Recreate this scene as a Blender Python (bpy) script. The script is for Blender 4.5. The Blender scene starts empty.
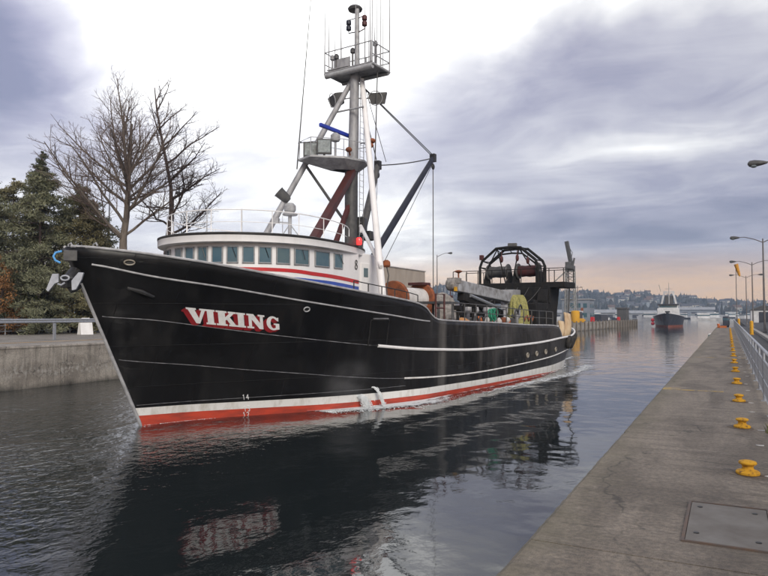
import bpy, bmesh, math, random
import numpy as np
from mathutils import Vector, Matrix
from mathutils.geometry import tessellate_polygon

R = math.radians
scene = bpy.context.scene
COL = scene.collection

# ------------------------------------------------------------------ camera
FPX = 665.0                      # focal length in photo pixels (photo 768 wide)
CAM_H = 4.0                      # above the water
QUAY = 2.3                       # top of the lock walls above the water
YAW = math.atan((728 - 384) / FPX)
PITCH = math.atan((314 - 288) / FPX)
cam_data = bpy.data.cameras.new('camera')
cam_data.sensor_width = 36.0
cam_data.lens = FPX / 768 * 36.0
cam_data.clip_end = 20000
cam_data.clip_start = 0.05
cam = bpy.data.objects.new('camera', cam_data)
COL.objects.link(cam)
cam.location = (0, 0, CAM_H)
cam.rotation_euler = (R(90) + PITCH, 0, YAW)
scene.camera = cam

# ------------------------------------------------------------------ world, sun, exposure
scene.render.engine = 'CYCLES'
scene.cycles.use_denoising = True
scene.cycles.max_bounces = 5
scene.cycles.diffuse_bounces = 2
scene.cycles.glossy_bounces = 3
scene.cycles.adaptive_threshold = 0.02
scene.cycles.transparent_max_bounces = 12
scene.cycles.volume_bounces = 0
scene.view_settings.view_transform = 'Standard'
scene.view_settings.look = 'None'
scene.view_settings.gamma = 1.0
scene.view_settings.exposure = 0.95

SUN_EL, SUN_AZ = 30.0, 138.0       # azimuth of the sun measured clockwise from +Y


def sky_dir(az, el):
    return Vector((math.sin(R(az)) * math.cos(R(el)), math.cos(R(az)) * math.cos(R(el)), math.sin(R(el))))


def build_world():
    w = bpy.data.worlds.new('World')
    scene.world = w
    w.use_nodes = True
    nt = w.node_tree
    N = nt.nodes
    L = nt.links
    N.clear()
    out = N.new('ShaderNodeOutputWorld')
    bg = N.new('ShaderNodeBackground')
    bg.inputs['Strength'].default_value = 0.1
    L.new(bg.outputs[0], out.inputs[0])
    sky = N.new('ShaderNodeTexSky')
    sky.sky_type = 'NISHITA'
    sky.sun_disc = False
    sky.sun_elevation = R(SUN_EL)
    sky.sun_rotation = R(SUN_AZ)
    tc = N.new('ShaderNodeTexCoord')

    def math_n(op, a, b=None, clamp=False):
        m = N.new('ShaderNodeMath')
        m.operation = op
        m.use_clamp = clamp
        for i, v in enumerate((a, b)):
            if v is None:
                continue
            if isinstance(v, (int, float)):
                m.inputs[i].default_value = v
            else:
                L.new(v, m.inputs[i])
        return m.outputs[0]

    def maprange(v, a, b, c, d, smooth=True):
        m = N.new('ShaderNodeMapRange')
        m.interpolation_type = 'SMOOTHSTEP' if smooth else 'LINEAR'
        L.new(v, m.inputs[0])
        for i, q in enumerate((a, b, c, d)):
            m.inputs[1 + i].default_value = q
        return m.outputs[0]

    sep = N.new('ShaderNodeSeparateXYZ')
    L.new(tc.outputs['Generated'], sep.inputs[0])
    zc = math_n('MAXIMUM', sep.outputs[2], 0.0)
    den = math_n('ADD', zc, 0.10)
    u = math_n('DIVIDE', sep.outputs[0], den)
    v = math_n('DIVIDE', sep.outputs[1], den)
    cmb = N.new('ShaderNodeCombineXYZ')
    L.new(u, cmb.inputs[0])
    L.new(v, cmb.inputs[1])

    def noise(scale, detail, rough, dist, off, sx=1.0, sy=1.0, rz=0.0):
        mp = N.new('ShaderNodeMapping')
        mp.inputs['Location'].default_value = off
        mp.inputs['Rotation'].default_value = (0, 0, rz)
        mp.inputs['Scale'].default_value = (sx, sy, 1)
        L.new(cmb.outputs[0], mp.inputs[0])
        n = N.new('ShaderNodeTexNoise')
        n.inputs['Scale'].default_value = scale
        n.inputs['Detail'].default_value = detail
        n.inputs['Roughness'].default_value = rough
        n.inputs['Distortion'].default_value = dist
        L.new(mp.outputs[0], n.inputs['Vector'])
        return n.outputs['Fac']

    n1 = noise(0.8, 6, 0.5, 0.5, (3.1, 1.7, 0), 0.75, 1.0, YAW)
    n2 = noise(1.9, 7, 0.62, 0.8, (7.4, 2.2, 0), 0.8, 1.05, YAW)
    # ragged direction for the large cloud masses
    rag = N.new('ShaderNodeTexNoise')
    rag.inputs['Scale'].default_value = 3.0
    rag.inputs['Detail'].default_value = 5
    L.new(tc.outputs['Generated'], rag.inputs['Vector'])
    vsub = N.new('ShaderNodeVectorMath')
    vsub.operation = 'SUBTRACT'
    L.new(rag.outputs['Color'], vsub.inputs[0])
    vsub.inputs[1].default_value = (0.5, 0.5, 0.5)
    vsc = N.new('ShaderNodeVectorMath')
    vsc.operation = 'SCALE'
    vsc.inputs['Scale'].default_value = 0.22
    L.new(vsub.outputs[0], vsc.inputs[0])
    vadd = N.new('ShaderNodeVectorMath')
    vadd.operation = 'ADD'
    L.new(tc.outputs['Generated'], vadd.inputs[0])
    L.new(vsc.outputs[0], vadd.inputs[1])

    def mass(az, el, ru, rv, tilt=0.0):
        """Soft elliptical cloud mass round a direction of the sky; radii in tangent units."""
        c = sky_dir(az, el)
        rt = Vector((math.cos(R(az)), -math.sin(R(az)), 0))
        up = rt.cross(c).normalized()
        a = rt * math.cos(tilt) + up * math.sin(tilt)
        b = up * math.cos(tilt) - rt * math.sin(tilt)
        d = N.new('ShaderNodeVectorMath')
        d.operation = 'SUBTRACT'
        L.new(vadd.outputs[0], d.inputs[0])
        d.inputs[1].default_value = c
        res = None
        for ax, r in ((a, ru), (b, rv)):
            q = N.new('ShaderNodeVectorMath')
            q.operation = 'DOT_PRODUCT'
            L.new(d.outputs[0], q.inputs[0])
            q.inputs[1].default_value = ax / r
            s = math_n('MULTIPLY', q.outputs['Value'], q.outputs['Value'])
            res = s if res is None else math_n('ADD', res, s)
        return math_n('EXPONENT', math_n('MULTIPLY', res, -1.0))

    # dark masses: band across the right, corner top left, streak above the far shore
    dark = None
    for (x, y, ru, rv, tl, amt) in SKY_DARK:
        m = math_n('MULTIPLY', mass(x, y, ru, rv, tl), amt)
        dark = m if dark is None else math_n('ADD', dark, m)
    light = None
    for (x, y, ru, rv, tl, amt) in SKY_LIGHT:
        m = math_n('MULTIPLY', mass(x, y, ru, rv, tl), amt)
        light = m if light is None else math_n('ADD', light, m)
    nn = math_n('ADD', math_n('MULTIPLY', n1, 0.55), math_n('MULTIPLY', n2, 0.45))
    base = maprange(nn, 0.34, 0.66, 0.08, 0.62, False)
    val = math_n('SUBTRACT', math_n('ADD', base, light), dark)
    ramp = N.new('ShaderNodeValToRGB')
    L.new(val, ramp.inputs[0])
    cr = ramp.color_ramp
    cr.elements[0].position = 0.0
    cr.elements[0].color = (0.138, 0.142, 0.205, 1)
    cr.elements[1].position = 1.0
    cr.elements[1].color = (0.86, 0.855, 0.845, 1)
    for pos, c in ((0.25, (0.225, 0.222, 0.285)), (0.5, (0.355, 0.35, 0.392)), (0.75, (0.54, 0.535, 0.54))):
        e = cr.elements.new(pos)
        e.color = (*c, 1)
    # warm light under the cloud deck along the horizon
    low = maprange(sep.outputs[2], 0.025, 0.10, 1.0, 0.0)
    lown = math_n('MULTIPLY', low, maprange(n2, 0.25, 0.6, 0.65, 1.0))
    mixw = N.new('ShaderNodeMix')
    mixw.data_type = 'RGBA'
    L.new(lown, mixw.inputs['Factor'])
    L.new(ramp.outputs[0], mixw.inputs[6])
    mixw.inputs[7].default_value = (0.64, 0.37, 0.16, 1)
    # thin veil of clear Nishita sky through the deck
    sc = N.new('ShaderNodeMix')
    sc.data_type = 'RGBA'
    sc.inputs['Factor'].default_value = 0.93
    cl = N.new('ShaderNodeVectorMath')
    cl.operation = 'SCALE'
    # the thin part of the deck, where the sun stands behind it, is far brighter than white
    L.new(math_n('MULTIPLY_ADD', mass(*SKY_LIGHT[0][:5]), 7.0), cl.inputs['Scale'])
    cl.inputs['Scale'].links[0].from_node.inputs[2].default_value = 9.0
    L.new(mixw.outputs[2], cl.inputs[0])
    L.new(sky.outputs[0], sc.inputs[6])
    L.new(cl.outputs[0], sc.inputs[7])
    L.new(sc.outputs[2], bg.inputs['Color'])


# azimuth (deg, clockwise from +Y), elevation (deg), radii, tilt, amount of each large cloud mass
SKY_DARK = [(-58.0, 16.8, 0.09, 0.075, -0.2, 0.5), (-61.0, 22.0, 0.15, 0.06, 0, 0.35), (-15.6, 19.6, 0.22, 0.06, 0.0, 0.12), (-2.5, 8.5, 0.26, 0.045, 0, 0.26), (-12.5, 7.4, 0.16, 0.03, 0, 0.12), (-9.2, 17.2, 0.3, 0.03, 0.1, 0.12)]
SKY_LIGHT = [(-42.0, 33.0, 0.33, 0.42, 0, 0.74), (-26.4, 21.2, 0.11, 0.12, 0, 0.25), (-23.8, 7.2, 0.15, 0.05, 0, 0.42), (-6.0, 23.7, 0.28, 0.035, 0, 0.4), (-5.3, 14.7, 0.13, 0.016, 0.12, 0.26), (-14.1, 11.2, 0.16, 0.018, 0.1, 0.18), (-19.1, 2.5, 0.14, 0.025, 0, 0.4)]
build_world()

sun_d = bpy.data.lights.new('sun', 'SUN')
sun_d.energy = 1.5
sun_d.angle = R(25)
sun_d.color = (1.0, 0.93, 0.82)
sun = bpy.data.objects.new('sun', sun_d)
COL.objects.link(sun)
_sd = Vector((math.sin(R(SUN_AZ)) * math.cos(R(SUN_EL)), math.cos(R(SUN_AZ)) * math.cos(R(SUN_EL)), math.sin(R(SUN_EL))))
sun.rotation_euler = _sd.to_track_quat('Z', 'Y').to_euler()
sun.location = (0, 0, 60)


# ------------------------------------------------------------------ helpers
def mat(name, c1, c2=None, scale=3.0, rough=0.6, metal=0.0, bump=0.0, stretch=(1, 1, 1), detail=5, lo=0.35, hi=0.65,
        spec=0.5, rvar=0.0, emit=None, transmission=0.0):
    m = bpy.data.materials.new(name)
    m.use_nodes = True
    nt = m.node_tree
    N, L = nt.nodes, nt.links
    b = N['Principled BSDF']
    b.inputs['Roughness'].default_value = rough
    b.inputs['Metallic'].default_value = metal
    b.inputs['Specular IOR Level'].default_value = spec
    if emit:
        b.inputs['Emission Color'].default_value = (*emit[:3], 1)
        b.inputs['Emission Strength'].default_value = emit[3]
    if c2 is None:
        c2 = tuple(min(1, v * 0.72) for v in c1)
    tc = N.new('ShaderNodeTexCoord')
    mp = N.new('ShaderNodeMapping')
    mp.inputs['Scale'].default_value = stretch
    L.new(tc.outputs['Object'], mp.inputs[0])
    n = N.new('ShaderNodeTexNoise')
    n.inputs['Scale'].default_value = scale
    n.inputs['Detail'].default_value = detail
    n.inputs['Roughness'].default_value = 0.6
    L.new(mp.outputs[0], n.inputs['Vector'])
    cr = N.new('ShaderNodeValToRGB')
    cr.color_ramp.elements[0].position = lo
    cr.color_ramp.elements[0].color = (*c1, 1)
    cr.color_ramp.elements[1].position = hi
    cr.color_ramp.elements[1].color = (*c2, 1)
    L.new(n.outputs['Fac'], cr.inputs[0])
    L.new(cr.outputs[0], b.inputs['Base Color'])
    if rvar:
        mr = N.new('ShaderNodeMapRange')
        mr.inputs[3].default_value = max(0, rough - rvar)
        mr.inputs[4].default_value = min(1, rough + rvar)
        L.new(n.outputs['Fac'], mr.inputs[0])
        L.new(mr.outputs[0], b.inputs['Roughness'])
    if bump:
        bp = N.new('ShaderNodeBump')
        bp.inputs['Strength'].default_value = 1.0
        bp.inputs['Distance'].default_value = bump
        L.new(n.outputs['Fac'], bp.inputs['Height'])
        L.new(bp.outputs[0], b.inputs['Normal'])
    return m


class MB:
    """Collects faces of one part; build() links them as one mesh object."""

    def __init__(self):
        self.v, self.f, self.m = [], [], []

    def add(self, vs, fs, mi=0):
        o = len(self.v)
        self.v.extend(tuple(q) for q in vs)
        for q in fs:
            self.f.append(tuple(i + o for i in q))
            self.m.append(mi)

    def box(self, c, size, rz=0.0, mi=0, mtx=None):
        x, y, z = (q / 2 for q in size)
        vs = [Vector((a * x, b * y, d * z)) for d in (-1, 1) for a, b in ((-1, -1), (1, -1), (1, 1), (-1, 1))]
        M = mtx if mtx is not None else Matrix.Rotation(rz, 3, 'Z')
        vs = [M @ q + Vector(c) for q in vs]
        self.add(vs, [(3, 2, 1, 0), (4, 5, 6, 7), (0, 1, 5, 4), (1, 2, 6, 5), (2, 3, 7, 6), (3, 0, 4, 7)], mi)

    def beam(self, p0, p1, w, h, mi=0, up=(0, 0, 1)):
        """Box girder from p0 to p1, w wide and h deep."""
        p0, p1 = Vector(p0), Vector(p1)
        d = (p1 - p0)
        ln = d.length
        d.normalize()
        s = d.cross(Vector(up))
        if s.length < 1e-4:
            s = d.cross(Vector((1, 0, 0)))
        s.normalize()
        u = s.cross(d).normalized()
        M = Matrix((s, d, u)).transposed()
        self.box((p0 + p1) / 2, (w, ln, h), mtx=M, mi=mi)

    def tube(self, pts, r, n=8, mi=0, cap=True, closed=False):
        pts = [Vector(p) for p in pts]
        k = len(pts)
        rs = r if isinstance(r, (list, tuple)) else [r] * k
        vs, fs = [], []
        prev = None
        for i, p in enumerate(pts):
            if closed:
                d = pts[(i + 1) % k] - pts[i - 1]
            else:
                d = (pts[i + 1] if i < k - 1 else p) - (pts[i - 1] if i > 0 else p)
            if d.length < 1e-9:
                d = Vector((0, 0, 1))
            d.normalize()
            if prev is None:
                a = d.cross(Vector((0, 0, 1)))
                if a.length < 1e-3:
                    a = d.cross(Vector((1, 0, 0)))
            else:
                a = prev - d * prev.dot(d)
                if a.length < 1e-4:
                    a = d.cross(Vector((0, 1, 0)))
            a.normalize()
            prev = a
            b = d.cross(a)
            for j in range(n):
                t = 2 * math.pi * j / n
                vs.append(p + (a * math.cos(t) + b * math.sin(t)) * rs[i])
        for i in range(k if closed else k - 1):
            i2 = (i + 1) % k
            for j in range(n):
                j2 = (j + 1) % n
                fs.append((i * n + j, i * n + j2, i2 * n + j2, i2 * n + j))
        if cap and not closed:
            fs.append(tuple(reversed(range(n))))
            fs.append(tuple((k - 1) * n + j for j in range(n)))
        self.add(vs, fs, mi)

    def lathe(self, prof, n=16, c=(0, 0, 0), mi=0, mtx=None):
        """prof: list of (radius, height) along +Z, closed at both ends."""
        vs, fs = [], []
        M = mtx if mtx is not None else Matrix.Identity(3)
        for (r, h) in prof:
            for j in range(n):
                t = 2 * math.pi * j / n
                vs.append(M @ Vector((r * math.cos(t), r * math.sin(t), h)) + Vector(c))
        k = len(prof)
        for i in range(k - 1):
            for j in range(n):
                j2 = (j + 1) % n
                fs.append((i * n + j, i * n + j2, (i + 1) * n + j2, (i + 1) * n + j))
        fs.append(tuple(reversed(range(n))))
        fs.append(tuple((k - 1) * n + j for j in range(n)))
        self.add(vs, fs, mi)

    def prism(self, poly, z0, z1, mi=0, mtx=None, c=(0, 0, 0)):
        n = len(poly)
        M = mtx if mtx is not None else Matrix.Identity(3)
        C = Vector(c)
        vs = [M @ Vector((x, y, z0)) + C for x, y in poly] + [M @ Vector((x, y, z1)) + C for x, y in poly]
        fs = [(i, (i + 1) % n, n + (i + 1) % n, n + i) for i in range(n)]
        tri = tessellate_polygon([[Vector((x, y, 0)) for x, y in poly]])
        for t in tri:
            fs.append(tuple(reversed(t)))
            fs.append(tuple(n + i for i in t))
        self.add(vs, fs, mi)

    def sphere(self, c, r, n=12, m=8, sc=(1, 1, 1), mi=0):
        prof = [(max(1e-4, math.sin(math.pi * i / m)) * r, -math.cos(math.pi * i / m) * r) for i in range(m + 1)]
        self.lathe(prof, n, c, mi, Matrix.Diagonal(Vector(sc)))

    def build(self, name, mats, parent=None, smooth=False, bevel=0.0, fix=True):
        me = bpy.data.meshes.new(name)
        me.from_pydata(self.v, [], self.f)
        if not isinstance(mats, (list, tuple)):
            mats = [mats]
        for q in mats:
            me.materials.append(q)
        if len(mats) > 1:
            me.polygons.foreach_set('material_index', self.m)
        if fix:
            bm = bmesh.new()
            bm.from_mesh(me)
            bmesh.ops.recalc_face_normals(bm, faces=bm.faces)
            bm.to_mesh(me)
            bm.free()
        if smooth:
            me.polygons.foreach_set('use_smooth', [True] * len(me.polygons))
            try:
                me.set_sharp_from_angle(angle=R(40))
            except Exception:
                pass
        me.update()
        o = bpy.data.objects.new(name, me)
        COL.objects.link(o)
        if parent is not None:
            o.parent = parent
        if bevel:
            md = o.modifiers.new('bevel', 'BEVEL')
            md.width = bevel
            md.segments = 2
            md.limit_method = 'ANGLE'
        return o


def tag(o, label=None, cat=None, group=None, kind=None):
    if label:
        o['label'] = label
    if cat:
        o['category'] = cat
    if group:
        o['group'] = group
    if kind:
        o['kind'] = kind
    return o


def empty(name, loc, rz=0.0):
    o = bpy.data.objects.new(name, None)
    o.empty_display_size = 0.3
    o.location = loc
    o.rotation_euler = (0, 0, rz)
    COL.objects.link(o)
    return o


def copy_tree(o, parent=None):
    c = o.copy()
    COL.objects.link(c)
    c.parent = parent
    for ch in list(o.children):
        copy_tree(ch, c)
    return c


# ------------------------------------------------------------------ materials
M = {}
M['steel_grey'] = mat('galvanised_steel', (0.42, 0.44, 0.47), (0.30, 0.32, 0.35), 9, 0.45, 0.6)
M['grey_paint'] = mat('grey_paint', (0.40, 0.41, 0.42), (0.27, 0.27, 0.28), 4, 0.5)
M['mast_grey'] = mat('mast_grey', (0.36, 0.36, 0.37), (0.2, 0.2, 0.21), 3, 0.5, stretch=(1, 1, 0.4))
M['white_paint'] = mat('white_paint', (0.80, 0.79, 0.78), (0.66, 0.65, 0.63), 2.2, 0.4, stretch=(1, 1, 0.25), lo=0.45, hi=0.8)
M['house_white'] = mat('house_white', (0.80, 0.79, 0.79), (0.70, 0.69, 0.68), 1.5, 0.35, stretch=(1.5, 1.5, 0.2), lo=0.45, hi=0.85)
M['black_paint'] = mat('black_paint', (0.014, 0.014, 0.015), (0.03, 0.029, 0.028), 2.5, 0.45)
M['dark_grey'] = mat('dark_grey', (0.05, 0.05, 0.052), (0.09, 0.088, 0.085), 4, 0.55)
M['red_paint'] = mat('red_paint', (0.55, 0.02, 0.025), (0.42, 0.03, 0.03), 3, 0.4)
M['blue_paint'] = mat('blue_paint', (0.03, 0.08, 0.45), (0.04, 0.09, 0.36), 3, 0.4)
M['maroon'] = mat('maroon_steel', (0.085, 0.016, 0.014), (0.05, 0.016, 0.014), 2.0, 0.55)
M['rust'] = mat('rusty_orange', (0.29, 0.085, 0.03), (0.13, 0.045, 0.022), 3.5, 0.85, bump=0.01)
M['yellow'] = mat('yellow_paint', (0.62, 0.33, 0.03), (0.17, 0.085, 0.035), 20, 0.75, bump=0.008, lo=0.50, hi=0.70, spec=0.2)
M['rubber'] = mat('rubber', (0.016, 0.015, 0.014), (0.04, 0.034, 0.028), 7, 0.85, bump=0.01)
M['boom_blue'] = mat('dark_blue_boom', (0.008, 0.010, 0.020), (0.018, 0.020, 0.034), 2, 0.5)
M['wire'] = mat('wire_rope', (0.06, 0.06, 0.062), (0.11, 0.105, 0.10), 8, 0.6, 0.4)
M['net_yellow'] = mat('yellow_netting', (0.36, 0.33, 0.11), (0.17, 0.17, 0.07), 9, 0.95, bump=0.06)
M['net_grey'] = mat('grey_netting', (0.16, 0.15, 0.14), (0.30, 0.28, 0.26), 6, 0.95, bump=0.05)
M['net_orange'] = mat('orange_netting', (0.50, 0.25, 0.09), (0.36, 0.17, 0.07), 6, 0.95, bump=0.05)
M['green_rope'] = mat('green_rope', (0.03, 0.30, 0.17), (0.02, 0.20, 0.12), 9, 0.8)
M['tan_board'] = mat('tan_board', (0.62, 0.48, 0.31), (0.42, 0.28, 0.16), 2.5, 0.7, stretch=(1, 1, 0.4))
M['wood'] = mat('weathered_wood', (0.20, 0.17, 0.14), (0.11, 0.095, 0.08), 4, 0.85)
M['glass'] = mat('window_glass', (0.03, 0.085, 0.12), (0.07, 0.13, 0.15), 0.9, 0.05, spec=0.9)
M['lamp_glass'] = mat('floodlight_glass', (0.30, 0.36, 0.38), (0.16, 0.20, 0.22), 6, 0.12, spec=0.8)
M['red_light'] = mat('red_lamp_glass', (0.8, 0.02, 0.02), None, rough=0.2, emit=(1, 0.03, 0.03, 1.2))
M['orange_paint'] = mat('orange_paint', (0.60, 0.16, 0.03), (0.42, 0.11, 0.03), 5, 0.6)
M['foam'] = mat('water_foam', (0.78, 0.80, 0.80), (0.62, 0.66, 0.68), 9, 0.6)
M['gantry_black'] = mat('gantry_black', (0.010, 0.010, 0.011), (0.022, 0.020, 0.018), 3, 0.75, spec=0.2)


# ================================================================== the ship's lines (local frame: X port, Y aft, Z up)
SHIP_O = Vector((-18.518, 17.140, 0.0))
SHIP_RZ = R(-5.7)
SHIP_M = Matrix.Translation(SHIP_O) @ Matrix.Rotation(SHIP_RZ, 4, 'Z')
SHIP_I = SHIP_M.inverted()

def lerpt(tab,x):
    if x<=tab[0][0]: return tab[0][1]
    for i in range(len(tab)-1):
        a,b=tab[i],tab[i+1]
        if x<=b[0]:
            # catmull-rom style smooth
            p0=tab[i-1] if i>0 else (2*a[0]-b[0],2*a[1]-b[1])
            p3=tab[i+2] if i+2<len(tab) else (2*b[0]-a[0],2*b[1]-a[1])
            h=b[0]-a[0];u=(x-a[0])/h
            d=(b[1]-a[1])/h
            da=(a[1]-p0[1])/(a[0]-p0[0]);db=(p3[1]-b[1])/(p3[0]-b[0])
            m0=0 if da*d<=0 else 2*da*d/(da+d)
            m1=0 if db*d<=0 else 2*db*d/(db+d)
            u2=u*u;u3=u2*u
            return (2*u3-3*u2+1)*a[1]+(u3-2*u2+u)*h*m0+(-2*u3+3*u2)*b[1]+(u3-u2)*h*m1
    return tab[-1][1]
BW=[(0,0.02),(.02,.27),(.042,.56),(.084,1.4),(.18,3.3),(.25,4.3),(.32,4.85),(.5,5.05),(.7,4.95),(.85,4.2),(.95,3.0),(1,1.9)]
BT=[(0,.06),(.004,.55),(.016,1.15),(.036,1.9),(.08,3.0),(.147,4.05),(.215,4.6),(.293,4.9),(.38,5.05),(.70,5.05),(.835,4.7),(.903,4.2),(.96,3.3),(.99,2.4),(1,1.7)]
def stem(z): return -.48*z if z>0 else -.2*z
def stern(z): return 39.3+.67*min(z,3.0) if z>0 else 39.3+1.5*z
TOP=[(-3,6.15),(-1.4,5.95),(.5,5.7),(3.5,5.29),(6.5,4.93),(10,4.54),(10.7,4.42),(11.2,4.22),(11.6,3.86),(12.2,3.7),(18.5,3.5),(24,3.3),(28.7,3.2),(29.8,3.1),(30.8,2.75),(31.7,2.35),(32.6,2.22),(35,2.36),(38,2.6),(41.3,2.9)]
def ztop(sg): return lerpt(TOP,sg)
def hullpt(sg,z):
    t=(sg+3)/44.3
    s=stem(z)+t*(stern(z)-stem(z))
    zn=max(0,min(1,z/(6.15 if sg<8 else max(3.2,6.15-(sg-8)*.35))))
    bw=lerpt(BW,t);bt=lerpt(BT,t)
    if z<0: return bw*(1+.12*z),s,z
    g=zn**1.35
    return bw+(bt-bw)*g,s,z



def strake(tab, s0, s1, n=70, off=0.02, sign=1):
    """Points along the hull side following a height table."""
    out = []
    for i in range(n + 1):
        sg = s0 + (s1 - s0) * i / n
        p, s, z = hullpt(sg, lerpt(tab, sg))
        p2, s2, _ = hullpt(sg + .05, lerpt(tab, sg))
        nx, ny = (s2 - s), -(p2 - p)
        q = math.hypot(nx, ny) or 1
        out.append((sign * (p + nx / q * off), s + ny / q * off, z))
    return out


# ================================================================== water
def water_material():
    m = bpy.data.materials.new('canal_water')
    m.use_nodes = True
    nt = m.node_tree
    N, L = nt.nodes, nt.links
    b = N['Principled BSDF']
    b.inputs['Base Color'].default_value = (0.011, 0.015, 0.016, 1)
    b.inputs['Roughness'].default_value = 0.05
    b.inputs['IOR'].default_value = 1.62
    tc = N.new('ShaderNodeTexCoord')

    def noise(sc, stretch, det, rot=0.0, dist=0.0):
        mp = N.new('ShaderNodeMapping')
        mp.inputs['Scale'].default_value = stretch
        mp.inputs['Rotation'].default_value = (0, 0, rot)
        L.new(tc.outputs['Object'], mp.inputs[0])
        n = N.new('ShaderNodeTexNoise')
        n.inputs['Scale'].default_value = sc
        n.inputs['Detail'].default_value = det
        n.inputs['Distortion'].default_value = dist
        L.new(mp.outputs[0], n.inputs['Vector'])
        return n.outputs['Fac']

    def m2(op, a, c):
        q = N.new('ShaderNodeMath')
        q.operation = op
        for i, v in enumerate((a, c)):
            if isinstance(v, (int, float)):
                q.inputs[i].default_value = v
            else:
                L.new(v, q.inputs[i])
        return q.outputs[0]

    swell = noise(0.5, (1, 1, 1), 2, 0.3)
    rip = noise(2.6, (1.0, 0.8, 1), 3, 0.5, 0.3)
    fine = noise(7.5, (1.0, 0.7, 1), 3, -0.4, 0.2)
    patch = noise(0.13, (1, 0.6, 1), 3, 0.2, 0.5)
    mr = N.new('ShaderNodeMapRange')
    mr.interpolation_type = 'SMOOTHSTEP'
    mr.inputs[1].default_value = 0.40
    mr.inputs[2].default_value = 0.62
    mr.inputs[3].default_value = 0.22
    mr.inputs[4].default_value = 1.0
    L.new(patch, mr.inputs[0])
    # wash bouncing off the far wall ahead of the bow: choppier there, calmer along the near quay
    sp = N.new('ShaderNodeSeparateXYZ')
    L.new(tc.outputs['Object'], sp.inputs[0])
    chop = N.new('ShaderNodeMapRange')
    chop.interpolation_type = 'SMOOTHSTEP'
    chop.inputs[1].default_value = -16.0
    chop.inputs[2].default_value = -5.0
    chop.inputs[3].default_value = 3.4
    chop.inputs[4].default_value = 0.32
    L.new(m2('ADD', sp.outputs[0], m2('MULTIPLY', sp.outputs[1], 0.30)), chop.inputs[0])
    gain = m2('MAXIMUM', m2('MULTIPLY', mr.outputs[0], chop.outputs[0]), m2('SUBTRACT', chop.outputs[0], 1.0))
    h = m2('ADD', m2('MULTIPLY', swell, 0.040), m2('MULTIPLY', m2('ADD', m2('MULTIPLY', rip, 0.022), m2('MULTIPLY', fine, 0.008)), gain))
    bp = N.new('ShaderNodeBump')
    bp.inputs['Strength'].default_value = 1.0
    bp.inputs['Distance'].default_value = WATER_BUMP
    L.new(h, bp.inputs['Height'])
    L.new(bp.outputs[0], b.inputs['Normal'])
    return m


WATER_BUMP = 1.0
M['water'] = water_material()


def wave_height(x, y):
    """Ship waves: a bow wave hugging the hull and the diverging wake."""
    q = SHIP_I @ Vector((x, y, 0))
    p, s = abs(q.x), q.y
    if s < -3 or s > 70:
        return 0.0
    t = min(1, max(0, s / 39.3))
    b = lerpt(BW, t) if s < 39.3 else 0
    d = p - b
    h = 0.0
    if d > -0.6:
        # bow wave close to the side
        h += 0.07 * math.exp(-((d - 0.35) / 0.5) ** 2) * math.exp(-((s - 3) / 6) ** 2)
        # diverging crests
        for k, s_ in enumerate((0.0, 3.2, 6.4, 14.0, 24.0)):
            dd = p - (0.3 + (s - s_) * 0.34)
            if s > s_:
                h += 0.035 * math.exp(-(dd / 0.45) ** 2) * math.exp(-(s - s_) / 16)
    return h


def build_water():
    xs = [-33.4 + i * 0.28 for i in range(int((33.4 - 1.2) / 0.28) + 1)]
    xs[-1] = -1.2
    ys = [-14 + i * 0.45 for i in range(200)]
    mb = MB()
    nx, ny = len(xs), len(ys)
    vs = []
    for j, y in enumerate(ys):
        for i, x in enumerate(xs):
            e = min(i, nx - 1 - i, j, ny - 1 - j)
            vs.append((x, y, wave_height(x, y) * min(1, e / 4)))
    fs = [(j * nx + i, j * nx + i + 1, (j + 1) * nx + i + 1, (j + 1) * nx + i) for j in range(ny - 1) for i in range(nx - 1)]
    mb.add(vs, fs)
    X0, X1, Y0, Y1, B = xs[0], xs[-1], ys[0], ys[-1], 2600
    mb.add([(-B, -300, 0), (B, -300, 0), (B, Y0, 0), (-B, Y0, 0)], [(0, 1, 2, 3)])
    mb.add([(-B, Y1, 0), (B, Y1, 0), (B, B, 0), (-B, B, 0)], [(0, 1, 2, 3)])
    mb.add([(-B, Y0, 0), (X0, Y0, 0), (X0, Y1, 0), (-B, Y1, 0)], [(0, 1, 2, 3)])
    mb.add([(X1, Y0, 0), (B, Y0, 0), (B, Y1, 0), (X1, Y1, 0)], [(0, 1, 2, 3)])
    o = mb.build('water', M['water'], smooth=True, fix=False)
    tag(o, 'dark rippled canal water between the lock walls', 'water', kind='structure')


build_water()


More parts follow.
